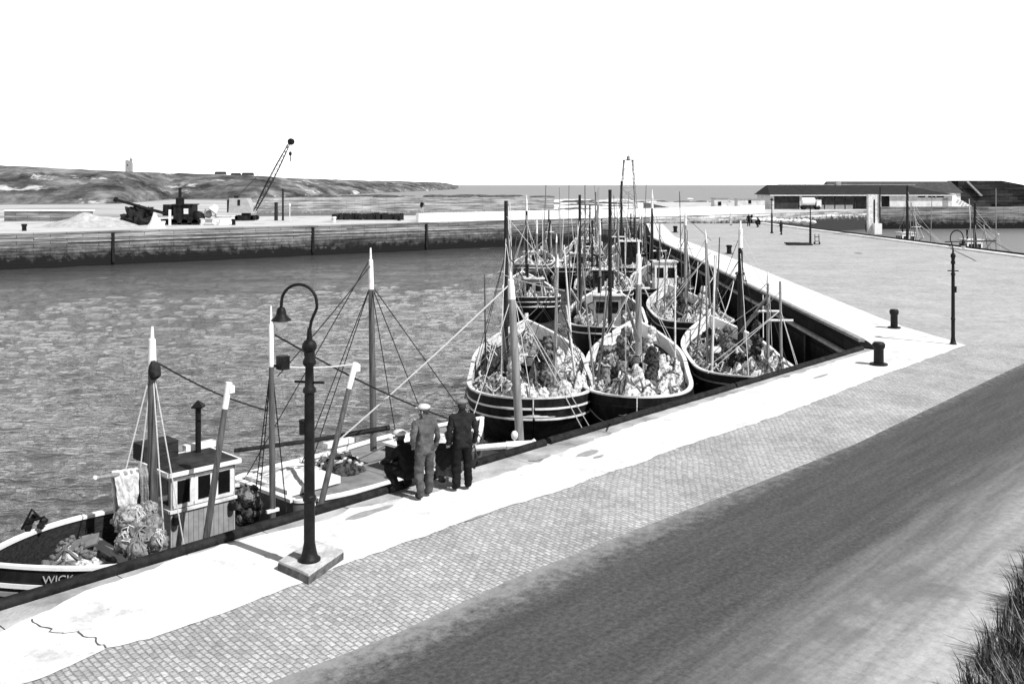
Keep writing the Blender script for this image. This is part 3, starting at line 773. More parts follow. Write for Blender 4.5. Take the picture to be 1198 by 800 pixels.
def float_ball(loc, r, label, group):
    t = thing('fishing_float', loc, label, 'float', group)
    MB().ball((0, 0, r), r, 12, (1, 1, 1.1)).build('ball', WHITE, t)
    MB().tube([(0, 0, r*2.05), (.01, 0, r*2.35)], r*.16, 6).build('eyelet', DROPE, t)

BG = 'fishing boats moored in the harbour'
def fishing_boat(desc, who, sx, sy, th, L, B, G, masts, wh=None, hull=BLACK, rail=WHITE, stripes=(WHITE,), seed=1, inner=None, nets=3, clutter=True, spars=True, hung=1):
    th = R(th); t = thing('fishing_boat', (sx, sy, WZ), desc, 'fishing boat', BG, R(90)-th)
    rr = random.Random(seed)
    hw, sh = make_hull(t, L, B, G, hull, rail, stripes=stripes, inner_mat=inner)
    fwd = Vector((math.sin(th), math.cos(th), 0)); lft = Vector((-math.cos(th), math.sin(th), 0))
    def loc2world(x, y, z): return Vector((sx, sy, WZ))+fwd*x+lft*y+Vector((0, 0, z))
    dz = lambda x: sh(x/L)-.62
    taken = []
    for (px, py, s, r, white, matn, lean) in masts:
        # mast seen at photo column px, station s
        best = None
        for k in range(60):
            x = max(.1*L, min(.92*L, s+(k-30)*.05*0)); break
        d = sy+fwd.y*x; X = (px-599)*d/F; y = (X-(sx+fwd.x*x))*(-1)/max(.3, math.cos(th)); y = max(-B*.36, min(B*.36, y))
        d = loc2world(x, y, 0).y; ztop = H-(py-216)*d/F-WZ
        w = hw(x/L)
        st = [(x-1.5, w*.9, sh((x-1.5)/L), .72), (x-.7, w*.95, sh((x-.7)/L), .72), (x-1.5, -w*.9, sh(max(0, x-1.5)/L), .72), (x-.7, -w*.95, sh(max(0, x-.7)/L), .72)]
        st += [(min(L*.98, x+L*.4), 0, sh(min(.98, x/L+.4)), .9)]
        add_mast(t, x, y, dz(x), ztop, r, matn, white, lean, st, rr.choice((DROPE, DROPE, ROPE)), cross=rr.random() < .3)
        taken.append((x, y, ztop))
    if spars and taken:
        x, y, zt = taken[0]
        b0 = Vector((x-.35, y, dz(x)+1.1)); b1 = Vector((x-min(4.5, x*.75), y+rr.uniform(-.6, .6), dz(x)+rr.uniform(2.2, 3.6)))
        bm = MB().tube([b0, b1], [.085, .06], 8).build('boom', rr.choice((WOOD, DIRTYW)), t)
        MB().tube([b1, Vector((x, y, dz(x)+(zt-dz(x))*.8))], .014, 5).tube([b1, Vector((max(.3, b1.x-.6), b1.y, sh(.1)))], .012, 5).build('topping_lift', ROPE, bm)
    if wh:
        x, l, w, h, wm = wh; wheelhouse(t, x, 0, dz(x), l, w, h, wm)
        MB().lathe([(.09, dz(x)+h+.08), (.09, dz(x)+h+.9), (.13, dz(x)+h+.92), (.13, dz(x)+h+1.0)], c=(x-.2, w*.3, 0), n=10).build('stove_pipe', IRON, t)
    hx = L*.62; ho = MB().box((hx, 0, dz(hx)+.22), (1.5, 1.3, .44)).build('hatch', DECK, t, smooth=False)
    MB().box((hx, 0, dz(hx)+.46), (1.6, 1.4, .05)).build('hatch_cover', CANVAS, ho, smooth=False)
    wx = L*.5; wn = MB()
    for s_ in (-1, 1): wn.tube([(wx, s_*.18, dz(wx)+.45), (wx, s_*.5, dz(wx)+.45)], [.2, .26], 12); wn.box((wx, s_*.56, dz(wx)+.3), (.3, .08, .6))
    wn.box((wx, 0, dz(wx)+.36), (.36, .36, .72)); wn.build('winch', IRON, t, angle=30)
    MB().tube([(L*.985, 0, sh(.97)-.5), (L*.995, 0, sh(1)+.35)], .09, 8).build('stem_post', rail, t)
    names = {NETW: 'pale', NETB: 'brown', NETD: 'dark'}
    spots = [(.14, .05, .24, 'on the stern deck'), (.22, -.30, .22, 'on the starboard quarter'), (.24, .30, .20, 'on the port quarter'), (.40, -.28, .20, 'on the starboard side amidships'),
             (.42, .30, .19, 'on the port side amidships'), (.33, .0, .2, 'in the middle of the after deck'), (.56, -.31, .17, 'at the forward starboard rail'), (.57, .32, .16, 'at the forward port rail'), (.79, .05, .17, 'on the foredeck')]
    cyc = [NETW, NETB, NETD]; rr.shuffle(cyc); order = [NETW, NETW]+[cyc[k % 3] for k in range(8)]
    for k in range(min(nets, 9)):
        fx, fy, r, pn = spots[k]; x = fx*L; y = fy*B; r *= B
        if wh and abs(x-wh[0]) < wh[1]/2+r*.7 and abs(y) < wh[2]/2+r*.6:
            if abs(fy) < .1: continue
            y = math.copysign(B*.36, y); r *= .6
        lim = hw(x/L)-.18-r*.8
        if abs(y) > lim: y = math.copysign(max(lim, 0), y)
        mt = order[k]
        net_pile(loc2world(x, y, dz(x)), r*rr.uniform(1.0, 1.3), r, rr.uniform(.75, 1.35), mt, 'heap of %s net %s of %s' % (names[mt], pn, who), seed*10+k, rr.uniform(0, 3), 12 if k < 4 else 6)
    for k in range(hung):                       # nets hoisted up to dry beside the mast
        x = (.30+.09*k)*L; y = (-.14+.26*(k % 2))*B; hgt = rr.uniform(1.7, 2.5)
        m_ = MB()
        for q in range(7): m_.ball((.1*math.sin(q*2.1+k), .1*math.cos(q*1.7+k), hgt*(q+.5)/7), .3-.018*q, 14, (1, 1, 1.2), lump=.6, seed=seed*7+q+k*9, fr=2.6)
        mt = (NETB, NETW, NETD)[(k+seed) % 3]
        tag(m_.build('hoisted_net', mt, loc=loc2world(x, y, dz(x)-.02), angle=180), '%s net hoisted up to dry, %s of %s' % (names[mt], ('aft of the mast', 'beside the mast', 'forward by the winch')[k], who), 'fishing net', 'nets hoisted to dry on the boats')
    for k in range(4 if nets > 3 else 3):       # poles stepped along the rail, leaning
        x = rr.uniform(.1, .6)*L; y = rr.choice((-1, 1))*hw(x/L)*.75; hgt = rr.uniform(3.2, 6.0) if sy < 60 else rr.uniform(4.5, 8.5)
        pm_ = MB().tube([(x, y, dz(x)), (x+rr.uniform(-.8, .8), y+rr.uniform(-.5, .5), dz(x)+hgt)], [.05, .035], 6).build('pole', rr.choice((WOOD, DIRTYW, DWN)), t)
    if len(taken) > 1:
        (xa, ya, za), (xb, yb, zb_) = taken[0], taken[1]
        hl = MB().tube([(xa, ya, za*.93), (xb, yb, zb_*.9)], .013, 5).tube([(xa, ya, za*.8), (.4, rr.uniform(-.5, .5), sh(0))], .013, 5).tube([(xb, yb, zb_*.8), (L*.5, hw(.5)*.9, sh(.5))], .013, 5).tube([(xa, ya, za*.7), (L*.97, 0, sh(.97))], .013, 5)
        hl.build('halyards', rr.choice((ROPE, DROPE)), t)
    sp_m = MB()
    for k in range(3):                          # sweeps and boat hooks lying along the deck
        y0 = rr.uniform(-.3, .3)*B; sp_m = MB().tube([(L*.2, y0*.8, sh(.2)+.1*k), (L*.62, y0+rr.uniform(-.3, .3), sh(.6)+.05)], .045, 6); sp_m.build('sweep', rr.choice((WOOD, DIRTYW, DWN)), t)
    if clutter:
        nf = rr.choice((3, 4, 5))
        for k in range(nf):
            x = rr.uniform(.08, .4)*L; y = rr.choice((-1, 1))*(hw(x/L)-.42)
            if x < L*.14: y *= .6
            float_ball(loc2world(x, y, dz(x)+.02), rr.uniform(.15, .25), 'white float by the bulwark of %s' % who, 'floats on '+who)
        basket(loc2world(L*.47, B*.02, dz(L*.47)+.73), 'wicker basket set down on the winch of %s' % who)
        rope_coil(loc2world(L*.74, rr.uniform(-.3, .3), dz(L*.74)+.01), .36, 'coil of pale rope on the foredeck of %s' % who)
        fish_box(loc2world(L*.53, B*.3, dz(L*.53)+.005), R(90)-th+rr.uniform(-.5, .5), 'wooden fish box at the port side of %s' % who)
        fish_box(loc2world(L*.33, -B*.33, dz(L*.33)+.005), R(90)-th+rr.uniform(-.9, .9), 'wooden fish box at the starboard side of %s' % who, WOOD)
    return t
DK = M('dark_mast', .03, .012, 4, rough=.5)
# px, top y, station, radius, white top, material, lean
fishing_boat('black fishing boat with two white stripes round its stern, nearest the leaning wooden mast', 'the striped boat', .72, 33.2, 0, 15.5, 4.8, 1.75,
    [(592, 235, 7.0, .101, 0, DK, (0, 0)), (648, 300, 3.4, .07, .5, WOOD, (1.2, -.2))], None, stripes=(WHITE, DIRTYW), rail=DIRTYW, seed=3, nets=9, hung=3, inner=DIRTYW)
fishing_boat('black fishing boat with a broad white rail heaped with pale nets, stern against the quay', 'the wide railed boat', 4.25, 33.4, 7, 15.5, 4.2, 1.75,
    [(747, 283, 10.5, .16, 1.9, WOOD, (0, 0)), (714, 222, 13.2, .1, 0, DK, (0, 0))], None, stripes=(BLACK,), seed=5, nets=9, inner=WHITE, hung=3)
fishing_boat('white railed fishing boat lying under the jetty wall closest to the quay corner', 'the quay corner boat', 9.45, 37.2, 3, 13.5, 4.1, 1.7,
    [(866, 258, 9.5, .14, 1.3, DK, (0, 0)), (898, 318, 5.2, .07, .5, WOOD, (0, 0)), (914, 330, 3.0, .06, 0, WOOD, (.3, 0))], None, stripes=(GREYP,), seed=8, nets=9, inner=WHITE, hung=2)
fishing_boat('dark fishing boat with a grey wheelhouse, second behind the broad white railed boat', 'the second boat', 4.9, 50.2, 5, 15, 4.4, 1.7,
    [(677, 228, 8, .1, 0, DK, (0, 0)), (702, 256, 11, .09, 1.0, WOOD, (0, 0))], (4.6, 1.7, 1.5, 2.1, GREYP), seed=11, nets=8, hung=2)
fishing_boat('dark fishing boat with crowded deck along the middle of the jetty wall', 'the mid jetty boat', 10.25, 51.8, 1, 14.5, 4.2, 1.7,
    [(802, 243, 9.5, .1, 1.1, WOOD, (0, 0)), (832, 268, 5.4, .08, .8, WOOD, (-.3, .4))], None, rail=DIRTYW, seed=13, nets=9, hung=2, inner=DIRTYW)
fishing_boat('small dark fishing boat with white banded stern lying out alone on the left', 'the outlying boat', 1.7, 64.5, -4, 13, 3.7, 1.6,
    [(616, 228, 8.5, .11, 1.2, DK, (0, 0)), (628, 252, 5.6, .09, 1.3, WOOD, (0, 0)), (654, 275, 2.0, .07, .6, WOOD, (1.4, -.3))], (3.6, 1.4, 1.3, 1.8, GREYP), stripes=(WHITE, WHITE), seed=17, nets=5)
fishing_boat('dark fishing boat with short A shaped rigging in the middle of the raft', 'the mid raft boat', 6.3, 67.5, 5, 15, 4.3, 1.7,
    [(693, 258, 9, .101, 0, DK, (0, 0)), (723, 244, 11.5, .09, .8, WOOD, (0, 0))], (4.6, 1.7, 1.5, 2.0, DWOOD), rail=DIRTYW, seed=19, nets=7, hung=2)
fishing_boat('fishing boat with a tall white wheelhouse beside the outer jetty wall', 'the white wheelhouse boat', 11.2, 68.6, 1, 14, 4.2, 1.7,
    [(763, 222, 9.3, .12, 1.5, DK, (0, 0)), (772, 262, 4.6, .06, 0, WOOD, (0, 0))], (4.2, 1.7, 1.6, 2.5, WHITE), seed=23, nets=6)
fishing_boat('dark fishing boat with white curved rail farthest left of the outer raft', 'the outer left boat', 5.7, 86, 5, 14, 4.3, 1.7,
    [(690, 240, 9, .094, 0, DK, (0, 0)), (676, 262, 4, .08, .9, WOOD, (0, 0))], (4.5, 1.5, 1.4, 1.9, GREYP), rail=DIRTYW, seed=29, nets=5)
fishing_boat('fishing boat with a tall black wheelhouse in the outer raft', 'the black wheelhouse boat', 10.6, 86, 3, 14, 4.3, 1.7,
    [(727, 212, 9, .133, 0, DK, (0, 0)), (742, 226, 11, .1, 2.4, DK, (0, 0))], (4.2, 2.0, 1.8, 3.0, BLACK), seed=31, nets=5)
fishing_boat('dark fishing boat moored last in the raft, bow towards the harbour entrance', 'the last raft boat', 7.6, 104, 3, 14, 4.3, 1.7,
    [(705, 246, 8, .1, 0, DK, (0, 0)), (733, 225, 10, .094, 0, DK, (0, 0))], (4.2, 1.7, 1.6, 2.2, DIRTYW), rail=DIRTYW, seed=37, nets=2)
fishing_boat('dark fishing boat moored by the bend near the jetty end', 'the jetty end boat', 12.7, 104, 3, 14, 4.1, 1.7,
    [(753, 244, 8, .1, 1.2, WOOD, (0, 0)), (738, 250, 4, .094, 0, DK, (0, 0))], (4.2, 1.7, 1.6, 2.2, DWOOD), seed=41, nets=2)
fishing_boat('dark fishing boat lying outermost, bow past the end of the raft', 'the outermost boat', 9.0, 121, 6, 13, 4.0, 1.6,
    [(721, 240, 7, .1, 0, DK, (0, 0)), (744, 236, 9, .09, .9, WOOD, (0, 0))], None, seed=43, nets=2)
fishing_boat('grey hulled fishing boat tucked between the outer raft boats', 'the grey hulled boat', 1.3, 91, 8, 13, 3.9, 1.6,
    [(664, 246, 7, .09, 0, DK, (0, 0)), (652, 262, 9, .07, .9, WOOD, (0, 0))], (4.2, 1.5, 1.3, 1.8, DIRTYW), hull=HULLG, seed=47, nets=4)
# boats in the far right basin, mostly hidden behind the jetty edge
def basin_boat(desc, who, px, d, top, seed):
    x = 41.0+(81-d)*.05+4.6; fishing_boat(desc, who, x, d-6, -3, 13, 4.0, 2.0, [(px, top, 6, .16, 0, DK, (0, 0)), (px-26, top+26, 3, .07, 0, WOOD, (1.5, 0))], (9.5, 1.6, 1.5, 2.3, WHITE), seed=seed, nets=1, clutter=False, hung=0)
basin_boat('fishing boat below the jetty right edge, tall dark mast before the whitewashed shed', 'the tall masted basin boat', 1060, 106, 217, 51)
basin_boat('fishing boat hidden below the right edge of the jetty near the lone lamp', 'the nearer basin boat', 1105, 92, 238, 53)

# ---- foreground boats ----
def local_of(root, p):
    return (Matrix.Translation(root.location) @ Matrix.Rotation(root.rotation_euler.z, 4, 'Z')).inverted() @ Vector(p)
uang = math.atan2(U.y, U.x)
# boat with wheelhouse: bow to the left
bowp = qp(1.15, 4.55)
b1 = thing('fishing_boat', (qp(8.0, 4.2).x, qp(8.0, 4.2).y, WZ), 'small fishing boat with plank wheelhouse and net hung on its boom, beside the lamp', 'fishing boat', BG, uang+math.pi-R(2.5))
hw1, sh1 = make_hull(b1, 6.9, 3.6, 2.22, BLACK, WHITE, .85, (WHITE, GREYP), DWOOD, 'round', sheer_b=.26, sheer_s=.05, inner_mat=DWOOD, s0=.125, sstep=.07)
lo = lambda p: local_of(b1, p)
PLK = mat_planks('wheelhouse_planks', .42, .27, .11, 'X')
wz0, wz1 = -2.2, .14
c = lo(qp(5.12, 4.02, (wz0+wz1)/2))
wo = MB().box(c, (1.4, 1.15, wz1-wz0)).build('wheelhouse', PLK, b1, smooth=False)
MB().box(c+Vector((0, 0, (wz1-wz0)/2+.035)), (1.54, 1.3, .07)).build('roof', M('tarred_roof', .045, .015, 4), wo, smooth=False)
rt = MB(); zz = (wz1-wz0)/2+.04
for sx_, sy_, wx_, wy_ in ((0, .665, 1.58, .04), (0, -.665, 1.58, .04), (.785, 0, .04, 1.28), (-.785, 0, .04, 1.28)): rt.box(c+Vector((sx_, sy_, zz)), (wx_, wy_, .08))
rt.build('roof_trim', WHITE, wo, smooth=False)
for k in range(3):
    cx = -.44+.44*k
    for s_ in (1, -1):
        fr = MB(); o = c+Vector((cx, s_*.575, .82))
        fr.box(o+Vector((0, s_*.005, .27)), (.42, .04, .06)).box(o+Vector((0, s_*.005, -.27)), (.42, .04, .06)).box(o+Vector((-.18, s_*.005, 0)), (.09, .04, .48)).box(o+Vector((.18, s_*.005, 0)), (.09, .04, .48))
        f_ = fr.build('window', DIRTYW, wo, smooth=False); MB().box(o, (.26, .03, .44)).build('pane', GLASS, f_, smooth=False)
for k in range(2):
    o = c+Vector((.7, -.27+.54*k, .82)); f_ = MB().box(o, (.03, .4, .5)).build('window', GLASS, wo, smooth=False)
sl = MB()
for s_ in (1, -1): sl.box(c+Vector((0, s_*.595, .46)), (1.46, .04, .06))
sl.box(c+Vector((.72, 0, .46)), (.04, 1.14, .06)); sl.build('sill_rail', DIRTYW, wo, smooth=False)
for dx in (-.6, .62): MB().lathe([(.07, 0), (.07, .16), (.03, .2)], c=c+Vector((dx, .64, .22)), n=10).build('lantern', IRON, wo)
MB().lathe([(.06, 0), (.06, .95)], c=lo(qp(5.55, 4.45, .2)), n=10).build('stove_pipe', IRON, wo)
pp_ = lo(qp(5.55, 4.45, 1.16)); MB().lathe([(.16, 0), (.17, .03), (.02, .15)], c=pp_, n=4).build('cowl', IRON, wo, smooth=False)
MB().box(lo(qp(5.75, 4.7, .27)), (.75, .16, .14)).build('roof_board', WHITE, wo, smooth=False)
MB().box(lo(qp(4.75, 4.75, .38)), (.75, .5, .34)).build('roof_box', DWOOD, wo, smooth=False)
mp_ = qp(4.15, 3.75)
st = []
bl_ = MB()
m1 = lo(Vector((mp_.x, mp_.y, 0)))
f1 = add_mast(b1, m1.x, m1.y, 1.1, 3.1-WZ, .1, DWN, .85, (0, 0), [tuple(lo(at(147, 550, 19.08)))+(.86,), tuple(lo(at(164, 550, 19.28)))+(.86,), tuple(lo(qp(4.05, 3.0, -1.5)))+(.86,), tuple(lo(qp(4.45, 3.0, -1.3)))+(.86,)], ROPE)
bt = MB().ball(f1(3.1-WZ-.85)+Vector((0, .1, 0)), .13, 10, (1, 1, 1.5), lump=.3).build('block', DWOOD, b1)
boom = MB().tube([lo(at(112, 559, 18.6)), lo(at(176, 549, 19.45))], [.04, .065], 8).build('net_boom', WOOD, b1)
MB().ball(lo(at(111.5, 559, 18.6)), .05, 8).build('boom_tip', WHITE, boom)
# derrick leaning over the quay side
MB().tube([lo(at(241, 632, 18.7)), lo(at(263, 478, 18.95))], [.068, .055], 10).build('derrick', DWN, b1)
d_ = MB().tube([lo(at(263, 478, 18.95)), lo(at(268, 447, 19.0))], [.06, .065], 10); d_.box(lo(at(270.5, 455, 19.0)), (.1, .1, .14)); d_.build('derrick_top', WHITE, b1)
# mizzen
mz = lo(at(319, 612, 20.3)); mzt = lo(at(317, 358, 20.3))
f2 = add_mast(b1, mz.x, mz.y, mz.z, mzt.z, .065, DWN, 1.25, (mzt.x-mz.x, mzt.y-mz.y), [tuple(lo(at(297, 590, 21)))+(.75,), tuple(lo(at(303, 592, 20.4)))+(.75,), tuple(lo(at(335, 598, 20.6)))+(.75,)], DROPE)
rt_ = MB()
for k in range(14):
    a_, b_ = lo(at(297, 590, 21)), lo(at(303, 592, 20.4)); q = f2(mz.z+(mzt.z-mz.z)*.75); t_ = .06+k*.055
    rt_.tube([a_.lerp(q, t_), b_.lerp(q, t_)], .012, 4)
rt_.build('ratlines', DROPE, b1)
MB().box(lo(at(319, 597, 20.25)), (.28, .06, .06)).build('cleat', WHITE, b1, smooth=False)
MB().box(lo(at(331, 424, 20.3)), (.2, .2, .28)).build('radar_box', IRON, b1, smooth=False)
MB().tube([lo(at(331, 428, 20.3)), lo(at(319, 428, 20.3))], .03, 6).build('bracket', IRON, b1)
# name on the bow
fc = bpy.data.curves.new('name_text', 'FONT'); fc.body = 'WICK'; fc.size = .2; fc.extrude = .006; fc.align_x = 'LEFT'
fo = bpy.data.objects.new('name_tmp', fc); col.objects.link(fo)
dg = bpy.context.evaluated_depsgraph_get(); me = bpy.data.meshes.new_from_object(fo.evaluated_get(dg)); bpy.data.objects.remove(fo)
me.materials.clear(); me.materials.append(M('faded_lettering', .5, .25, 14))
nm = bpy.data.objects.new('name_lettering', me); col.objects.link(nm); nm.parent = b1
tA, tB = .87, .79
pA = Vector((tA*6.9, hw1(tA), sh1(tA)-.235)); pB = Vector((tB*6.9, hw1(tB), sh1(tB)-.235))
dirv = (pB-pA).normalized(); up = Vector((0, 0, 1)); nrm = dirv.cross(up).normalized()
if nrm.y < 0: pass
Mx = Matrix((dirv, up, dirv.cross(up))).transposed().to_4x4(); Mx.translation = pA+dirv.cross(up)*.03
nm.matrix_basis = Mx
# gear on the bow
w1 = lambda x, y, z: (Matrix.Translation(b1.location) @ Matrix.Rotation(b1.rotation_euler.z, 4, 'Z')) @ Vector((x, y, z))
net_pile(w1(5.15, .1, sh1(.75)-.7), .9, .7, .75, NETW, 'loose heap of pale rope and net in the bow of the plank wheelhouse boat', 71, .4, 26)
bd = MB().box((0, 0, 0), (.62, .34, .035)); o_ = bd.build('hatch_board', M('brown_board', .2, .12, 5), smooth=False, loc=w1(5.0, .12, sh1(.75)+.08)); o_.rotation_euler = (R(18), R(-16), R(10)); tag(o_, 'loose brown board lying on the rope heap in the bow', 'board')
MB_ = MB()
for k in range(7): MB_.ball((rnd.uniform(-.18, .18), rnd.uniform(-.18, .18), rnd.uniform(.03, .22)), .075, 8, lump=.5, seed=k)
MB_.tube([(-.25, 0, 0), (-.05, 0, .4), (.15, .1, .1)], .03, 6); MB_.tube([(-.2, .1, .1), (.25, -.1, .28)], .025, 6)
tag(MB_.build('anchor_gear', IRON, loc=w1(5.35, -hw1(.77)+.02, sh1(.78)+.06)), 'dark tangle of anchor gear on the outer rail near the bow', 'anchor')
th_ = MB().box((4.3, .0, sh1(.6)-.3), (.3, 2.9, .07)); th_.build('thwart', WOOD, b1, smooth=False)
# net draped over the boom
BUND = M('folded_brown_net', .3, .05, 5, rough=.95, bump=.8, bscale=14, lo=.38, hi=.62); BUND2 = M('folded_pale_net', .45, .1, 5, rough=.95, bump=.8, bscale=14, lo=.38, hi=.62)
def drape(p0, p1, drop0, drop1, mat, label, seed, part=None, thick=.07):
    t = thing('draped_net', (p0+p1)/2+Vector((0, 0, -drop0)), label, 'fishing net', 'nets hung from the boom of the wheelhouse boat')
    o = Vector(t.location); dv = (p1-p0)
    side = Vector((-dv.y, dv.x, 0)).normalized()
    for s_ in (1, -1):
        def fn(u, v):
            p = p0.lerp(p1, u); drop = (drop0+(drop1-drop0)*u)*(1+.12*noise.noise(Vector((u*4, seed, s_))))
            if s_ < 0: drop *= .75
            fold = .035*math.sin(u*17+seed+2*noise.noise(Vector((u*3, v*2, seed))))*min(1, v*3)+.05*noise.noise(Vector((u*8, v*5, seed*2)))
            pin = 1-.3*v
            pm_ = p0.lerp(p1, .5); q = pm_+(p-pm_)*pin
            return Vector((q.x, q.y, q.z+.07-v*drop-.07*(1-math.cos(min(1, v*8)*1.57))*0))+side*s_*(.02+.07*min(1, v*6)+fold*.8)-o
        MB().grid(fn, 44, 26).build('net_fold', mat, t, angle=180)
    return t
drape(at(131, 554.8, 18.88), at(161, 550.4, 19.25), .85, 1.2, CANVAS, 'pale net draped over the boom beside the mast', 3)
drape(at(161, 550.5, 19.2), at(171, 549.5, 19.35), 1.15, 1.3, M('brown_net_cloth', .34, .2, 12, bump=.5, bscale=30), 'brown net hanging from the boom against the mast', 5)
for k, (x, y, rr_, dd) in enumerate([(146, 607, .17, 18.7), (156, 622, .2, 18.7), (168, 630, .2, 18.6), (160, 604, .17, 18.9), (176, 615, .17, 18.8), (148, 635, .17, 18.5), (174, 596, .13, 19), (184, 632, .16, 18.6), (160, 642, .16, 18.4)]):
    m = MB(); m.ball((0, 0, 0), rr_*1.1, 26, (1.1, 1, 1.1), lump=.6, seed=k+40, fr=2.2); m.mi = 1
    for q in range(16):
        ax_ = Vector((rnd.gauss(0, 1), rnd.gauss(0, 1), rnd.gauss(0, .4))).normalized(); e1_ = ax_.orthogonal().normalized(); e2_ = ax_.cross(e1_); o_s = rnd.uniform(-.6, .6)
        m.tube([ax_*rr_*o_s+(e1_*math.cos(w_*.35+q)+e2_*math.sin(w_*.35+q))*rr_*1.18*math.sqrt(1-o_s*o_s)*(1+.12*math.sin(w_*1.3+q)) for w_ in range(12)], .012, 5)
    o_ = m.build('net_bundle', [BUND if k % 3 else BUND2, ROPE if k % 2 else M('cork_line', .3, .15, 9)], loc=at(x, y, dd), angle=180); tag(o_, 'bundle of brown netting in the clump below the hanging net' if k % 3 else 'bundle of pale netting in the clump below the hanging net', 'fishing net', 'net bundles stacked below the boom')
for k, (x, y, r_) in enumerate([(281, 592, .2), (290, 581, .22), (293, 600, .2), (284, 606, .17), (298, 590, .15), (279, 580, .13)]):
    m = MB().ball((0, 0, 0), r_, 14, (1.1, 1, 1), lump=.55, seed=k+60, fr=3)
    tag(m.build('net_bundle', NETB if k % 2 else NETD, loc=at(x, y, 20.7), angle=180), 'dark bundle of gear behind the plank wheelhouse' if not k % 2 else 'mottled bundle of gear behind the plank wheelhouse', 'fishing net', 'bundles of gear abaft the plank wheelhouse')

# second boat: flat decked, square stern to the left
b2 = thing('fishing_boat', (qp(7.35, 4.75).x, qp(7.35, 4.75).y, WZ), 'flat decked fishing boat with white cabin top and dark hatch, beside the crouching man', 'fishing boat', BG, uang)
hw2, sh2 = make_hull(b2, 7.2, 3.2, 2.25, HULLG, WHITE, .06, (), M('pale_deck', .26, .15, 2, rough=.8), 'square', sheer_b=.45, sheer_s=.05)
lo2 = lambda p: local_of(b2, p)
ct = MB().box((.95, .2, sh2(.1)+.05), (1.5, 1.7, .16)); ct.build('cabin_top', WHITE, b2, smooth=False)
cv = net_pile((Matrix.Translation(b2.location) @ Matrix.Rotation(uang, 4, 'Z')) @ Vector((1.0, .3, sh2(.1)+.1)), .85, .85, .16, CANVAS, 'crumpled white canvas spread on the cabin top of the flat decked boat', 77, .2, 0, 'canvas')
hh = MB().box((3.55, -.75, sh2(.4)+.25), (.62, .6, .62)).build('companion_hatch', DWOOD, b2, smooth=False)
MB().box((3.55, -.75, sh2(.4)+.6), (.72, .7, .06)).box((3.87, -.75, sh2(.4)+.26), (.03, .66, .66)).build('hatch_top', WHITE, hh, smooth=False)
MB().box((4.9, .1, sh2(.5)+.16), (1.3, 1.1, .36)).build('coaming', DIRTYW, b2, smooth=False)
MB().box((2.75, .75, sh2(.3)+.5), (.9, .2, .12)).tube([(2.5, .75, sh2(.3)), (2.5, .75, sh2(.3)+.45)], .03, 6).tube([(3.0, .75, sh2(.3)), (3.0, .75, sh2(.3)+.45)], .03, 6).build('bench', WHITE, b2, smooth=False)
g2a, g2b = lo2(at(437, 527, 24.9)), lo2(at(433.5, 290, 24.9))
f3 = add_mast(b2, g2a.x, g2a.y, g2a.z, g2b.z, .085, DWN, 1.05, (g2b.x-g2a.x, g2b.y-g2a.y), [(2.0, 1.3, 2.3, .82), (2.4, 1.4, 2.3, .82), (2.9, -1.5, 2.3, .82), (6.2, 1.2, 2.4, .82), (6.0, -1.3, 2.4, .82), (.3, 1.2, 2.3, .95)], DROPE)
MB().tube([lo2(at(372, 604, 21.4)), lo2(at(408, 455, 22.0))], [.07, .055], 10).build('derrick', DWN, b2)
d_ = MB().tube([lo2(at(408, 455, 22.0)), lo2(at(416, 424, 22.2))], [.06, .075], 10).box(lo2(at(417.5, 430, 22.2)), (.11, .11, .16)); d_.build('derrick_top', WHITE, b2)
MB().tube([lo2(at(274, 527, 23.4)), lo2(at(360, 516, 23.6)), lo2(at(456, 500, 24.2))], [.05, .055, .07], 8).build('boom', DK, b2)
net_pile((Matrix.Translation(b2.location) @ Matrix.Rotation(uang, 4, 'Z')) @ Vector((2.4, .3, sh2(.3))), .7, .5, .4, NETD, 'dark net heap on the deck of the flat decked boat', 81, .2, 6)
net_pile((Matrix.Translation(b2.location) @ Matrix.Rotation(uang, 4, 'Z')) @ Vector((5.9, -.5, sh2(.68)-.02)), .7, .5, .5, NETD, 'dark tangle of gear forward on the flat decked boat', 83, .2, 6)
# third boat, close under the quay: only mast and boom show
b3 = thing('fishing_boat', (qp(10.6, 1.95).x, qp(10.6, 1.95).y, WZ), 'low boat hidden below the quay kerb, its leaning varnished mast showing', 'fishing boat', BG, uang)
hw3, sh3 = make_hull(b3, 8.4, 2.3, 1.35, BLACK, DIRTYW, .5, (WHITE,), DECK, 'round', sheer_b=.3, sheer_s=.1)
lo3 = lambda p: local_of(b3, p)
g3a, g3b = lo3(at(613, 540, 25.1)), lo3(at(597, 318, 25.1))
f4 = add_mast(b3, g3a.x, g3a.y, .9, g3b.z, .115, WOOD, .7, (g3b.x-g3a.x, g3b.y-g3a.y), [(g3a.x+3.2, -.3, 1.5, .9), (g3a.x+2.2, -.9, 1.5, .9), (g3a.x-2.2, 0.8, 1.5, .9)], ROPE)
bm = MB().tube([lo3(at(470, 531, 23.5)), lo3(at(592, 521, 24.7))], [.06, .085], 8).build('boom', DIRTYW, b3)
m = MB().tube([lo3(at(592, 521, 24.7)), lo3(at(622, 520, 24.9)), lo3(at(627, 516, 24.9))], [.1, .11, .09], 8).build('boom_end', WHITE, bm)
MB().ball(lo3(at(602, 509, 24.8)), .09, 10, (1, 1, 1.3)).tube([lo3(at(602, 514, 24.8)), lo3(at(602, 520, 24.8))], .02, 6).build('lantern', WHITE, b3)
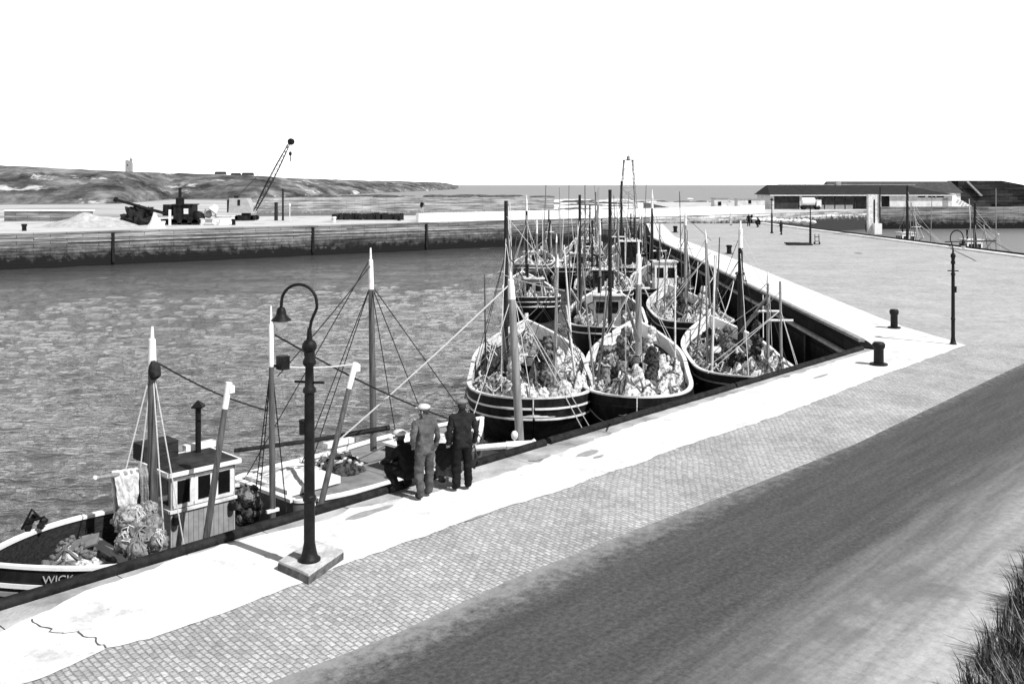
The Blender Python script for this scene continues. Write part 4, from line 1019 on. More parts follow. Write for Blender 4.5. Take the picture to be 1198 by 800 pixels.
# ropes between boats
def line(name, a_, b_, r, mat, label, sag=.0):
    pts = [a_.lerp(b_, k/12)-Vector((0, 0, sag*math.sin(math.pi*k/12))) for k in range(13)]
    o = a_.copy(); m = MB().tube([p-o for p in pts], r, 6); tag(m.build(name, mat, loc=o), label, 'rope')
line('stay_rope', at(597, 332, 25.1), at(395, 516, 23.2), .02, ROPE, 'thick white rope slanting from the leaning mast to the flat decked boat', .05)
line('stay_rope', at(322, 392, 20.4), at(548, 498, 26.5), .02, DROPE, 'dark rope running from the lamp side mast behind the standing men', .15)
line('stay_rope', at(182, 423, 19.5), at(312, 480, 21.5), .016, DROPE, 'thin dark rope from the net boom mast towards the middle mast', .1)
line('stay_rope', at(434, 310, 24.9), at(325, 440, 21.5), .014, DROPE, 'thin dark stay from the tall white topped mast down to the left', .05)
line('stay_rope', at(318, 428, 20.3), at(414, 426, 22.2), .018, ROPE, 'white rope strung level behind the lamp from mast to derrick', .06)
line('mooring_line', at(590, 322, 36), at(660, 340, 32), .018, ROPE, 'white line sloping right from the top of the leaning mast', .05)
line('mooring_line', at(548, 480, 33.4), gp(560, 541, .15), .02, DROPE, 'mooring line from the twin striped boat to the quay by the standing men', .15)
line('mooring_line', at(690, 478, 34.2), gp(716, 496, .2), .02, DROPE, 'mooring line from the twin striped boat to the quay right of its stern', .1)
for (d0, x, y, d1, lb) in ((45, 893, 395, 52, 'mooring line from the boat under the quay corner up the jetty wall'), (48, 880, 440, 58, 'second mooring line from the boat under the quay corner')):
    p = C0.lerp(J1, (d1-C0.y)/(J1.y-C0.y)); line('mooring_line', at(x, y, d0), p+Vector((-.05, 0, .05)), .025, ROPE, lb, .25)
for k, (x0, y0, d0, dj) in enumerate(((780, 392, 55, 66), (812, 345, 62, 74), (770, 330, 78, 90), (845, 372, 52, 60))):
    p = C0.lerp(J1, (dj-C0.y)/(J1.y-C0.y)); line('mooring_line', at(x0, y0, d0), p+Vector((-.05, 0, .05)), .03, ROPE, 'mooring line up the jetty wall from %s' % ('the mid jetty boat', 'the bow of the boat at mid jetty', 'the white wheelhouse boat', 'the stern of the boat at mid jetty')[k], .3)

# ------------------------------------------------------------------ people
def person(loc, rz, label, J, mats, cap=None, hands=True, scale=1.0):
    """J: joint positions (m). mats: skin, top, legs, boots."""
    names = ['pelvis', 'spine', 'chest', 'neck', 'head0', 'head1', 'head2', 'shL', 'elL', 'wrL', 'haL', 'shR', 'elR', 'wrR', 'haR', 'hiL', 'knL', 'anL', 'toL', 'hiR', 'knR', 'anR', 'toR']
    rad = dict(pelvis=(.165, .13), spine=(.16, .125), chest=(.185, .135), neck=(.06, .06), head0=(.068, .075), head1=(.082, .1), head2=(.07, .085),
               sh=(.085, .08), el=(.062, .062), wr=(.045, .045), ha=(.03, .045), hi=(.115, .12), kn=(.088, .09), an=(.078, .08), to=(.05, .04))
    edges = [('pelvis', 'spine'), ('spine', 'chest'), ('chest', 'neck'), ('neck', 'head0'), ('head0', 'head1'), ('head1', 'head2')]
    for s in 'LR': edges += [('chest', 'sh'+s), ('sh'+s, 'el'+s), ('el'+s, 'wr'+s), ('wr'+s, 'ha'+s), ('pelvis', 'hi'+s), ('hi'+s, 'kn'+s), ('kn'+s, 'an'+s), ('an'+s, 'to'+s)]
    me = bpy.data.meshes.new('skel'); me.from_pydata([J[n] for n in names], [(names.index(a), names.index(b)) for a, b in edges], [])
    o = bpy.data.objects.new('skel', me); col.objects.link(o)
    md = o.modifiers.new('Skin', 'SKIN'); md.use_smooth_shade = True
    sv = me.skin_vertices[0].data
    for i, n in enumerate(names):
        key = n if n in rad else n[:2]; sv[i].radius = rad[key]; sv[i].use_root = (n == 'pelvis')
    ss = o.modifiers.new('Sub', 'SUBSURF'); ss.levels = 3; ss.render_levels = 3
    dg = bpy.context.evaluated_depsgraph_get(); dg.update(); ev = o.evaluated_get(dg); em = bpy.data.meshes.new_from_object(ev)
    bpy.data.objects.remove(o)
    segm = {('neck', 'head0'): 0, ('head0', 'head1'): 0, ('head1', 'head2'): 0}
    for s in 'LR': segm.update({('wr'+s, 'ha'+s): 0, ('pelvis', 'hi'+s): 2, ('hi'+s, 'kn'+s): 2, ('kn'+s, 'an'+s): 2, ('an'+s, 'to'+s): 3})
    m = MB(); m.v = [v.co.copy() for v in em.vertices]
    for v in m.v:                                   # cloth creases
        k = noise.noise(v*9)*.012+noise.noise(v*22)*.006
        if v.z < J['neck'][2]: v += v.normalized()*0+Vector((noise.noise(v*8), noise.noise(v*8+Vector((3, 0, 0))), 0))*.02+Vector((noise.noise(Vector((v.x*7, v.y*7, v.z*19))), noise.noise(Vector((v.x*7+9, v.y*7, v.z*19))), 0))*.016
    for p in em.polygons:
        c = p.center; best = None
        for (a, b) in edges:
            A, B = Vector(J[a]), Vector(J[b]); q, t = geometry.intersect_point_line(c, A, B); t = max(0, min(1, t)); dd = (A.lerp(B, t)-c).length
            rr_ = max(rad[a if a in rad else a[:2]])
            dd /= (rr_+.02)
            if best is None or dd < best[0]: best = (dd, segm.get((a, b), 1))
        m.f.append(list(p.vertices)); m.m.append(best[1])
    bpy.data.meshes.remove(em)
    h1 = Vector(J['head1']); fw = Vector(J.get('face', (0, 1, 0))).normalized(); rt = fw.cross(Vector((0, 0, 1))).normalized()
    m.mi = 0
    m.ball(h1+fw*.108+Vector((0, 0, -.02)), .02, 6, (1, 1, 1.5)); m.ball(h1+fw*.088+Vector((0, 0, -.07)), .02, 6, (1.5, .8, .6))
    for s in (-1, 1): m.ball(h1+rt*s*.085+Vector((0, 0, -.015)), .024, 6, (.5, 1, 1.5))
    m.mi = 3
    for s in (-1, 1): m.ball(h1+rt*s*.034+fw*.092+Vector((0, 0, .01)), .01, 6)
    if hands:
        m.mi = 0
        for s in 'LR':
            w, h = Vector(J['wr'+s]), Vector(J['ha'+s]); d = (h-w).normalized(); sd = Vector((1, 0, 0)); sd = (sd-d*sd.dot(d)).normalized(); bend = d.cross(sd)
            if bend.y < 0: bend = -bend
            wide = d.cross(bend).normalized()
            for k, l in enumerate((.07, .08, .075, .06)):
                b0 = h+wide*((k-1.5)*.019)-d*.01; m.tube([b0, b0+d*l*.5+bend*.008, b0+d*l*.8+bend*.035, b0+d*l*.85+bend*.055], [.01, .0095, .0085, .006], 6)
            b0 = w.lerp(h, .35)+wide*.03; m.tube([b0, b0+wide*.02+d*.03+bend*.02, b0+wide*.015+d*.06+bend*.035], [.012, .011, .008], 6)
    t = m.build('person', mats, angle=180, loc=loc, rz=rz); t.scale = (scale,)*3
    tag(t, label, 'person')
    if J['pelvis'][2] > .8:                          # skirt of the jacket over the hips
        jm = MB(); prof = []; px_ = J['pelvis'][0]
        def fn(u, v):
            w_ = 2*math.pi*v; z = 1.16-.31*u; r = 1+.10*u+.05*noise.noise(Vector((math.cos(w_)*2, math.sin(w_)*2, u*2+loc.x)))
            return Vector((px_+.175*r*math.cos(w_), .015+.135*r*math.sin(w_), z+.012*math.sin(w_*3)))
        jm.grid(fn, 8, 28); jk = jm.build('jacket_skirt', mats[1], t, angle=180); sd_ = jk.modifiers.new('thickness', 'SOLIDIFY'); sd_.thickness = .012
        cl = MB(); n0 = Vector(J['neck']); cl.lathe([(.075, -.03), (.085, .0), (.08, .03), (.065, .035)], c=n0, n=14); cl.build('collar', mats[1], t)
    if cap is not None:
        cm = MB(); top_ = h1+Vector((0, 0, .075))
        cm.ball(top_-fw*.01, .118, 14, (1, 1.08, .5)); cm.ball(top_+fw*.1+Vector((0, 0, -.02)), .075, 10, (1, .75, .12))
        cm.build('flat_cap', cap, t)
    hm = MB(); hm.ball(h1-fw*.022+Vector((0, 0, .012)), .098, 12, (.95, .95, 1.0)); hm.build('hair', M('dark_hair', .05, .03, 20, rough=.6), t)
    return t
def standing(turn=0.0, arms='down', stride=.06):
    J = dict(pelvis=(0, 0, .96), spine=(0, .0, 1.14), chest=(0, .01, 1.34), neck=(0, .02, 1.5), head0=(0, .03, 1.555), head1=(0, .045, 1.64), head2=(0, .035, 1.70),
             shL=(-.2, 0, 1.42), elL=(-.27, -.03, 1.15), wrL=(-.26, .06, .92), haL=(-.255, .09, .85), shR=(.2, 0, 1.42), elR=(.27, -.03, 1.15), wrR=(.26, .06, .92), haR=(.255, .09, .85),
             hiL=(-.1, 0, .9), knL=(-.115, .03, .5), anL=(-.125, -stride, .11), toL=(-.15, .15-stride, .05), hiR=(.1, 0, .9), knR=(.115, .04, .5), anR=(.125, stride*.5, .11), toR=(.15, .2+stride*.5, .05))
    J['face'] = (math.sin(turn), math.cos(turn), 0)
    if arms == 'pocket':
        J.update(elL=(-.32, -.1, 1.17), wrL=(-.22, .04, 1.0), haL=(-.19, .08, .95))
    if arms == 'front':
        J.update(elR=(.28, .02, 1.16), wrR=(.18, .24, 1.08), haR=(.14, .3, 1.08), elL=(-.28, .02, 1.16), wrL=(-.14, .22, 1.02), haL=(-.09, .27, 1.02))
    return J
def squat(turn=0.0):
    J = dict(pelvis=(0, -.12, .36), spine=(0, -.08, .54), chest=(0, .04, .72), neck=(0, .12, .86), head0=(0, .15, .91), head1=(0, .18, .985), head2=(0, .17, 1.04),
             shL=(-.2, .05, .8), elL=(-.27, .26, .6), wrL=(-.14, .44, .5), haL=(-.1, .5, .48), shR=(.2, .05, .8), elR=(.27, .26, .6), wrR=(.14, .44, .48), haR=(.1, .5, .46),
             hiL=(-.12, -.08, .36), knL=(-.2, .32, .5), anL=(-.16, .08, .11), toL=(-.18, .26, .05), hiR=(.12, -.08, .36), knR=(.2, .32, .5), anR=(.16, .06, .11), toR=(.18, .24, .05))
    J['face'] = (math.sin(turn), math.cos(turn), -.1); return J
CL_D = M('black_serge', .012, .006, 12, rough=.9, bump=.3, bscale=20); CL_N = M('dark_jacket', .026, .012, 9, rough=.9, bump=.3, bscale=20)
CL_G = M('faded_overall', .1, .04, 7, rough=.9, bump=.4, bscale=14); CL_G2 = M('faded_jacket', .13, .06, 7, rough=.9, bump=.4, bscale=14)
BOOT = M('dark_boots', .02, .012, 9, rough=.5); CAPL = M('pale_cap', .62, .5, 9, rough=.9); CAPD = M('grey_cap', .2, .12, 9, rough=.9)
nang = math.atan2(N.y, N.x)-math.pi/2
person(gp(497, 583, .006), nang-R(12), 'standing man in pale cap and faded overalls, looking over the boats', standing(R(-40)*-1*-1, 'pocket', .08), [SKIN, CL_G2, CL_G, BOOT], CAPL)
person(gp(541, 574, .006), nang-R(30), 'standing man in dark jacket, dark trousers and grey cap at the quay edge', standing(R(10), 'down', .03), [SKIN, CL_N, CL_D, BOOT], CAPD)
person(gp(476, 576, .004), nang+R(10), 'man in black crouching at the kerb, wearing a pale cap', squat(R(-10)), [SKIN, CL_D, CL_D, BOOT], CAPL, scale=1.06)
person(gp(522, 570, .004), nang-R(70), 'crouching man half hidden between the two standing men', squat(0), [SKIN, CL_N, CL_G, BOOT], CAPD, scale=.95)
person(gp(914, 275, .004), R(40), 'distant man walking on the jetty past the slim lamp post', standing(0, 'front', .2), [SKIN, CL_N, CL_N, BOOT], CAPL, False)
person(gp(876, 265, .004), R(150), 'distant man in dark clothes at the jetty end, standing upright', standing(0, 'pocket'), [SKIN, CL_D, CL_D, BOOT], CAPD, False)
person(gp(888, 266, .004), R(90), 'distant man in dark clothes at the jetty end, stooping low', squat(0), [SKIN, CL_D, CL_D, BOOT], CAPD, False, 1.3)
person(gp(855, 264, .004), R(200), 'distant figure in pale clothes at the jetty end', standing(0, 'front'), [SKIN, M('pale_clothes', .55, .4, 8), M('pale_clothes', .55), BOOT], None, False)
pq = pp[0]+U*0; person(Vector((a0.x+.4, a0.y+.6, FZ+1.25)), R(160), 'far off man standing on the left end of the white parapet', standing(0, 'pocket'), [SKIN, CL_D, M('pale_clothes', .55), BOOT], CAPD, False)

# ------------------------------------------------------------------ jetty clutter
def timber_pile(p, label):
    t = thing('timber_pile', p, label, 'timber')
    for k in range(5): MB().box((rnd.uniform(-.2, .2)-.3*k*.4, -.3+.16*k, .08+(.13 if k % 2 else 0)), (2.4-.3*k, .14, .12), zrot(rnd.uniform(-.15, .15))).build('plank', DWOOD, t, smooth=False)
timber_pile(gp(934, 287, .004), 'low pile of dark timbers lying beside the slim jetty lamp')
hf = thing('hand_barrow', gp(956, 286, .004), 'small upright iron hand barrow beside the slim jetty lamp', 'barrow')
MB().tube([(-.2, 0, 0), (-.2, .1, 1.0)], .04, 6).tube([(.2, 0, 0), (.2, .1, 1.0)], .04, 6).box((0, .05, .3), (.4, .05, .06)).box((0, .07, .75), (.4, .05, .06)).box((0, -.12, .04), (.44, .3, .04)).build('frame', IRON, hf)
for s in (-1, 1): MB().tube([(s*.25, .08, .13), (s*.3, .08, .13)], .13, 12).build('wheel', IRON, hf)
for k in range(14):
    x = 884+k*5.2+rnd.uniform(-1.5, 1.5); y = 259.5+k*.22; p = gp(x, y, .15)
    m = MB().ball((0, 0, .3), rnd.uniform(.35, .6), 9, (1.2, 1, .8), lump=.35, seed=k+90)
    tag(m.build('white_boulder', PW, loc=p), 'whitewashed boulder in the row along the far rim of the jetty', 'boulder', 'whitewashed boulders on the jetty rim')
bk = thing('signal_pillar', gp(1026, 274, .14), 'white square pillar with a dark slot at the far jetty edge', 'pillar')
MB().box((0, 0, .62), (.85, .85, 1.24)).build('base', WHITE, bk, smooth=False)
MB().box((-.25, .6, 2.3), (1.25, .6, 4.6)).build('shaft', DIRTYW, bk, smooth=False); MB().box((-.2, .28, 2.4), (.16, .05, 3.2)).build('slot', BLACK, bk, smooth=False); MB().box((.42, .2, 2.8), (.12, .12, 5.4)).build('pole', IRON, bk, smooth=False)
tb = thing('tar_barrel', gp(1017, 272, .14), 'dark stout barrel left of the white pillar on the jetty edge', 'barrel')
MB().lathe([(.38, 0), (.46, .3), (.48, .6), (.46, .9), (.38, 1.2)], n=14).build('staves', DWOOD, tb); MB().lathe([(.475, .36), (.49, .38), (.49, .44), (.475, .46)], n=14).build('hoop', IRON, tb)
cl_ = MB()
tag(MB().lathe([(.02, .0), (.35, .006), (.3, .014), (.02, .02)], n=14).build('manhole_cover', IRON, loc=gp(1004, 296.5, .006)), 'round iron manhole cover set in the jetty paving', 'manhole cover')
# mooring rail, cross boom at the right lamp
line('spar', gp(1100, 283, .3)+Vector((.5, 0, 0)), gp(1122, 277, 1.6)+Vector((0, -6, 0)), .06, DK, 'dark spar leaning up over the far right jetty edge')

# ------------------------------------------------------------------ far pier machinery
def on(x, d): return Vector(((x-599)*d/F, d, FZ))
D1 = 131.0; S1 = D1/F
sc = thing('steam_crane', on(212, D1), 'black steam crane with its long jib lowered to the left', 'crane')
X = lambda px: (px-212)*S1
Z = lambda py: H-(py-216)*S1-FZ
MB().box((X(214), 0, .5), (X(236)-X(190), 2.2, .5)).build('chassis', BLACK, sc, smooth=False)
for k in range(4):
    for s in (-1, 1): MB().tube([(X(195+k*12), s*1.1, .35), (X(195+k*12), s*.95, .35)], .42, 14).build('wheel', IRON, sc)
bd = MB().tube([(X(199), 0, 1.2), (X(199), 0, Z(238)-.15)], [.95, .9], 16).build('boiler', BLACK, sc)
MB().lathe([(.55, Z(240)), (.55, Z(232)), (.2, Z(231)), (.2, Z(221)), (.26, Z(221)), (.26, Z(220))], c=(X(210), .2, 0), n=14).build('chimney', BLACK, sc)
cb_ = MB().box((X(217), 0, (Z(240)+.75)/2), (X(228)-X(206), 2.3, Z(240)-.75)).build('cab', BLACK, sc, smooth=False); MB().box((X(217), 0, Z(240)+.08), (X(229)-X(204), 2.7, .14)).build('roof', BLACK, cb_, smooth=False)
MB().box((X(221), -1.16, Z(247)), (.6, .06, .7)).build('window', DIRTYW, cb_, smooth=False)
MB().ball((X(232), 0, 1.0), .9, 10, (1, 1, .9), lump=.3, seed=3).build('engine', BLACK, sc)
jb = MB()
for s in (-.35, .35): jb.tube([(X(196), s-.6, Z(250)), (X(137), s*.5-.6, Z(233.5))], .16, 6)
for k in range(9):
    t_ = k/9; p = Vector((X(196), -.95, Z(250))).lerp(Vector((X(137), -.8, Z(233.5))), t_); jb.tube([p, p+Vector((-.6, .55, .17))], .07, 5)
jb.tube([(X(139), -.6, Z(234)), (X(136), -.6, Z(233))], .35, 8); jb.build('jib', BLACK, sc)
MB().box((X(203), -1.4, Z(254)), (.28, .2, Z(245)-Z(263))).build('white_post', WHITE, sc, smooth=False)
ch = MB().ball((0, 0, 0), 2.0, 34, (1.1, .9, 1.05), lump=.75, seed=4, fr=3.4); tag(ch.build('coal_heap', COAL, loc=on(161, D1)), 'black coal heap under the lowered jib of the steam crane', 'coal heap')
def heap(x, d, w, h, mat, label, seed, name, cat):
    def fn(u, v):
        a_ = 2*math.pi*v; r = u; n1 = noise.noise(Vector((math.cos(a_)*r*2.3, math.sin(a_)*r*2.3, seed))); e = 1+.2*noise.noise(Vector((math.cos(a_), math.sin(a_), seed+5)))
        return Vector((math.cos(a_)*r*w*e, math.sin(a_)*r*w*.6*e, h*max(0, (1-r))*1.0*(1+.3*n1)+.2*h*n1*(1-r)-.02))
    return tag(MB().grid(fn, 16, 28).build(name, mat, loc=on(x, d), angle=180), label, cat)
heap(105, 127, 6.4, 1.7, M('gravel', .5, .32, 1.5, bump=1, bscale=8), 'long pale mound of gravel left of the coal heap', 2, 'gravel_mound', 'gravel')
heap(182, 121, 1.3, 1.9, CANVAS, 'white tarpaulin heap between coal heap and steam crane', 8, 'tarpaulin_heap', 'tarpaulin')
ob_a, ob_b = gp(300, 251.2, WZ), gp(648, 250.4, WZ)
ow = wall_obj('outer_breakwater', ob_a, ob_b, -6, 1.75, 7, mat_masonry('outer_breakwater_stone', .5, .4, .2, -2.6, 5, .8)); tag(ow, 'long plain grey outer breakwater beyond the far pier, right of the cranes', 'breakwater')
ss = thing('stone_stack', on(430, 149), 'long low stack of black rough blocks on the far pier left of the parapet', 'stone stack')
sm_ = MB()
for k in range(34): sm_.box((-5.1+.31*k+rnd.uniform(-.1, .1), rnd.uniform(-.4, .4), .35+rnd.uniform(0, .22)), (rnd.uniform(.4, .8), rnd.uniform(.6, 1.1), rnd.uniform(.7, 1.1)), zrot(rnd.uniform(-.5, .5)))
sm_.build('blocks', COAL, ss, smooth=False)
# mixing plant right of the crane
mx = thing('concrete_mixer', on(246, D1), 'pale concrete mixer with round drum right of the steam crane', 'concrete mixer')
MB().box((0, 0, .5), (2.4, 1.4, .35)).build('chassis', GREYP, mx, smooth=False)
MB().tube([(.4, -.5, 1.8), (.9, -.2, 2.5)], [.7, .45], 14).build('drum', DIRTYW, mx)
for k in (-.9, .9): MB().tube([(k, -.75, .45), (k, -.6, .45)], .45, 14).build('wheel', DIRTYW, mx)
MB().tube([(-1.0, 0, .6), (-.6, 0, 2.1)], .09, 6).tube([(.9, 0, .6), (.5, 0, 2.1)], .09, 6).ball((-.3, 0, 1.4), .55, 10, lump=.4, seed=2).build('hopper', GREYP, mx)
wb = thing('white_hut', on(263, D1+1), 'low white hut between mixer and tracked crane', 'hut'); MB().box((0, 0, .55), (2.2, 1.6, 1.1)).build('walls', WHITE, wb, smooth=False); MB().box((0, 0, 1.14), (2.4, 1.8, .1)).build('roof', DIRTYW, wb, smooth=False)
# tracked crane
D2 = 146.0; S2 = D2/F
tc_ = thing('crawler_crane', on(288, D2), 'tracked crane with pale house and tall lattice jib against the sky', 'crane')
X = lambda px: (px-288)*S2
Z = lambda py: H-(py-216)*S2-FZ
for s in (-1, 1):
    tr = MB(); pts = []
    tr.box((0, s*.9, .42), (2.6, .45, .7)); tr.tube([(-1.3, s*.9-.225, .42), (-1.3, s*.9+.225, .42)], .38, 14).tube([(1.3, s*.9-.225, .42), (1.3, s*.9+.225, .42)], .38, 14); tr.build('track', BLACK, tc_, angle=30)
MB().lathe([(.7, .7), (.7, 1.1)], n=14).build('turntable', IRON, tc_)
hp = [(X(270), Z(249)), (X(297), Z(249)), (X(296), Z(243)), (X(291), Z(232)), (X(271), Z(232))]
hb = MB(); n_ = len(hp)
for s in (-1.2, 1.2): pass
hb.add([(x, -1.2, z) for x, z in hp]+[(x, 1.2, z) for x, z in hp], [tuple(range(n_)), tuple(range(2*n_-1, n_-1, -1))]+[(i, n_+i, n_+(i+1) % n_, (i+1) % n_) for i in range(n_)])
ho = hb.build('house', M('house_paint', .42, .33, 2), tc_, smooth=False)
MB().box((X(282), -1.215, Z(237)), (.38, .06, .85)).build('window', BLACK, ho, smooth=False); MB().box((X(269.3), 0, Z(241)), (.3, 2.3, Z(234)-Z(249))).build('counterweight', BLACK, tc_, smooth=False)
MB().box((X(277), 0, Z(230.5)), (.6, .7, .35)).build('winch_cover', IRON, ho, smooth=False)
jb = MB(); A, B = Vector((X(299), -.2, Z(246))), Vector((X(340), -.2, Z(166))); axd = (B-A).normalized(); per = Vector((axd.z, 0, -axd.x))
def chord(t_, i, j):
    wdt = .1+.42*math.sin(math.pi*min(1, .12+t_*.86)); return A.lerp(B, t_)+per*i*wdt*.6+Vector((0, j*wdt*.6, 0))
cs = [(-1, -1), (1, -1), (1, 1), (-1, 1)]
for i, j in cs: jb.tube([chord(k/10, i, j) for k in range(11)], .055, 5)
for k in range(16):
    for q in range(4):
        a_, b_ = cs[q], cs[(q+1) % 4]; jb.tube([chord(k/16, *a_), chord((k+1)/16, *b_)], .03, 4)
jb.build('jib', IRON, tc_)
MB().tube([B+Vector((.1, -.2, 0)), B+Vector((.1, .25, 0))], .5, 14).build('sheave', BLACK, tc_)
hk = MB().tube([B+Vector((.15, 0, 0)), (X(340), -.2, Z(179))], .025, 4).ball((X(340), -.2, Z(180)), .25, 10, (1, 1, 1.4)).tube([(X(340), -.2, Z(182)), (X(340.2), -.2, Z(189))], .08, 6); hk.build('hook', IRON, tc_)
MB().tube([(X(278), 0, Z(230)), B], .03, 4).build('jib_rope', IRON, tc_)
def post(x, y0, y1, d, r, mat, label, name='timber_post', cat='post', top=None):
    h = (y1-y0)*d/F; t = thing(name, on(x, d), label, cat)
    MB().tube([(0, 0, 0), (0, 0, h)], [r, r*.9], 8).build('shaft', mat, t)
    if top is not None: MB().ball((0, 0, h), r*2.5, 8, (1, 1, 1.4)).build('head', top, t)
    else: MB().lathe([(r*1.1, h), (r*1.1, h+.1), (r*.4, h+.18)], n=8).build('cap', mat, t)
post(323, 238, 258, D2, .28, DWOOD, 'short thick dark post beside the tracked crane')
post(331, 222, 258, D2, .16, DWOOD, 'tall thin dark post right of the tracked crane')
post(339, 240, 258, D2, .07, DIRTYW, 'thin pale post with rounded head right of the dark posts', 'marker_post', top=WHITE)
for k, (x, y) in enumerate(((30, 272), (193, 268), (276, 265), (394, 262), (470, 260))):
    pk = gp(x, y-1.5, FZ)+Vector((-.6, .8, 0))*.8; t = thing('bollard', pk, 'small bollard on the far pier edge %s' % ('at the left of the picture', 'below the coal heap', 'below the tracked crane', 'left of the low black heap', 'right of the low black heap')[k], 'bollard', 'bollards on the far pier')
    MB().lathe([(.26, 0), (.24, .5), (.33, .62), (.3, .8)], n=10).build('body', IRON if k % 2 == 0 else WHITE, t)
# skeleton light tower
D3 = 172.0; S3 = D3/F
lt = thing('light_tower', Vector(((735-599)*D3/F, D3, FZ)), 'slender skeleton light tower rising above the masts', 'light tower')
hh_ = H-(188-216)*S3-FZ
mid = hh_*.5
def leg(sx_, sy_, t_): w_ = 1.5-.75*t_; return Vector((sx_*w_, sy_*w_, hh_*t_))
for sx_, sy_ in ((-1, -1), (1, -1), (1, 1), (-1, 1)): MB().tube([leg(sx_, sy_, 0), leg(sx_, sy_, 1)], .09, 6).build('leg', GREYP, lt)
br_ = MB()
for k in range(6):
    for (a_, b_) in (((-1, -1), (1, -1)), ((1, -1), (1, 1)), ((1, 1), (-1, 1)), ((-1, 1), (-1, -1))):
        br_.tube([leg(*a_, k/6), leg(*b_, (k+1)/6)], .035, 4); br_.tube([leg(*a_, k/6), leg(*b_, k/6)], .035, 4)
br_.build('bracing', GREYP, lt)
MB().box((0, 0, hh_+.06), (2.0, 2.0, .12)).build('platform', IRON, lt, smooth=False); MB().lathe([(.3, hh_+.12), (.3, hh_+.6), (.35, hh_+.62), (.05, hh_+.95)], n=12).build('lantern', GREYP, lt)

# ------------------------------------------------------------------ sheds on the right
wd = (W[4]-W[3]).normalized(); wn_ = Vector((-wd.y, wd.x, 0))
def shed_line(px, setback):               # point on the shed front seen at column px
    o = W[3]+wn_*setback; k = (px-599)/F
    t_ = (k*o.y-o.x)/(wd.x-k*wd.y); return o+wd*t_
wd = Vector((1, .02, 0)).normalized(); wn_ = Vector((-wd.y, wd.x, 0)); SD = 212.0
def shed_line(px, setback):
    o = Vector((0, SD-7+setback, 0)); k = (px-599)/F
    t_ = (k*o.y-o.x)/(wd.x-k*wd.y); return o+wd*t_
A_ = shed_line(903, 7.0); B_ = shed_line(1114, 7.0); LS = (B_-A_).length; sang = math.atan2(wd.y, wd.x)
sh_ = thing('fish_shed', Vector((A_.x, A_.y, FZ)), 'long low shed with dark slate roof and part open front, behind the jetty', 'shed', rz=sang)
dS = 12.0; eh = 3.1; rh = 5.3
def sx(px): 
    p = shed_line(px, 7.0); return (p-A_).dot(wd)
w_ = MB(); w_.box((LS/2, dS-.15, eh/2), (LS, .3, eh)); w_.box((.15, dS/2, eh/2), (.3, dS-.62, eh)); w_.box((LS-.15, dS/2, eh/2), (.3, dS-.62, eh))
w_.box(((sx(1041)+LS)/2, .15, eh/2), (LS-sx(1041), .3, eh)); w_.box((sx(1024), .15, eh/2), (sx(1031)-sx(1017), .3, eh)); w_.box((sx(937), .15, eh/2), (.5, .3, eh)); w_.box((.25, .15, eh/2), (.5, .3, eh))
w_.build('wall', HARLW, sh_, smooth=False)
MB().box((sx(919), .25, eh*.46), (sx(935)-sx(903), .1, eh*.92)).build('door', M('dark_door', .05, .025, 1.5), sh_, smooth=False)
MB().box((sx(950), 3.0, eh/2), (sx(964)-sx(938), .1, eh)).build('back_partition', GREYP, sh_, smooth=False)
MB().box((sx(978), .3, .45), (sx(1000)-sx(960), .3, .9)).build('low_front', GREYP, sh_, smooth=False)
for k in range(5): MB().box((sx(965+k*12), .2, eh/2), (.22, .22, eh)).build('column', DWOOD, sh_, smooth=False)
for px in (1078, 1090, 1100): MB().box((sx(px), -.02, eh-.35), (1.6, .06, .45)).build('window', BLACK, sh_, smooth=False)
MB().box((sx(1106), -.02, 1.2), (1.2, .06, 2.4)).build('door', GREYP, sh_, smooth=False)
rf = MB(); o = .55
rf.add([(-o, -o, eh), (LS+o, -o, eh), (LS+o, dS+o, eh), (-o, dS+o, eh), (.6, dS/2, rh), (LS-dS*.75, dS/2, rh)], [(0, 1, 5, 4), (2, 3, 4, 5), (1, 2, 5), (3, 0, 4), (3, 2, 1, 0)])
ro = rf.build('roof', SLATE, sh_, smooth=False)
MB().box((LS*.42, dS/2, rh+.3), (1.1, .9, 1.0)).build('chimney', STONE, ro, smooth=False)
MB().box((LS*.47, dS/2, rh+.0), (LS*.78, .4, .16)).build('ridge', STONE, ro, smooth=False)
MB().box((LS/2, -o, eh-.1), (LS+1.1, .12, .2)).build('gutter', DIRTYW, ro, smooth=False)
# second roof behind
B2 = thing('rear_shed', Vector((A_.x, A_.y, FZ))+wn_*16+wd*19, 'grey roofed shed showing behind the long slate roof', 'shed', rz=sang)
MB().box((15, 5, 1.7), (30, 10, 3.4)).build('wall', HARLW, B2, smooth=False)
MB().add([], []) if False else None
r2_ = MB(); r2_.add([(-.5, -.5, 3.4), (30.5, -.5, 3.4), (30.5, 10.5, 3.4), (-.5, 10.5, 3.4), (0, 5, 6.1), (30, 5, 6.1)], [(0, 1, 5, 4), (2, 3, 4, 5), (1, 2, 5), (3, 0, 4), (3, 2, 1, 0)]); r2_.build('roof', M('pale_slate', .075, .045, 1), B2, smooth=False)
# low huts left of it
for px, w0, h0, lb in ((877, 5.5, 1.2, 'pale low flat roofed hut left of the long shed'), (842, 2.6, 1.6, 'tiny white hut standing alone above the white parapet')):
    p = shed_line(px, -8 if px > 860 else -26); t = thing('white_hut', Vector((p.x, p.y, FZ)), lb, 'hut', rz=sang)
    MB().box((0, 0, (h0+1.2)/2), (w0, 2.6, h0+1.2)).build('walls', HARLW, t, smooth=False); MB().box((0, 0, h0+1.26), (w0+.3, 2.9, .12)).build('roof', GREYP, t, smooth=False); MB().box((-.3, -1.32, 1.9), (.6, .06, .7)).build('window', BLACK, t, smooth=False)
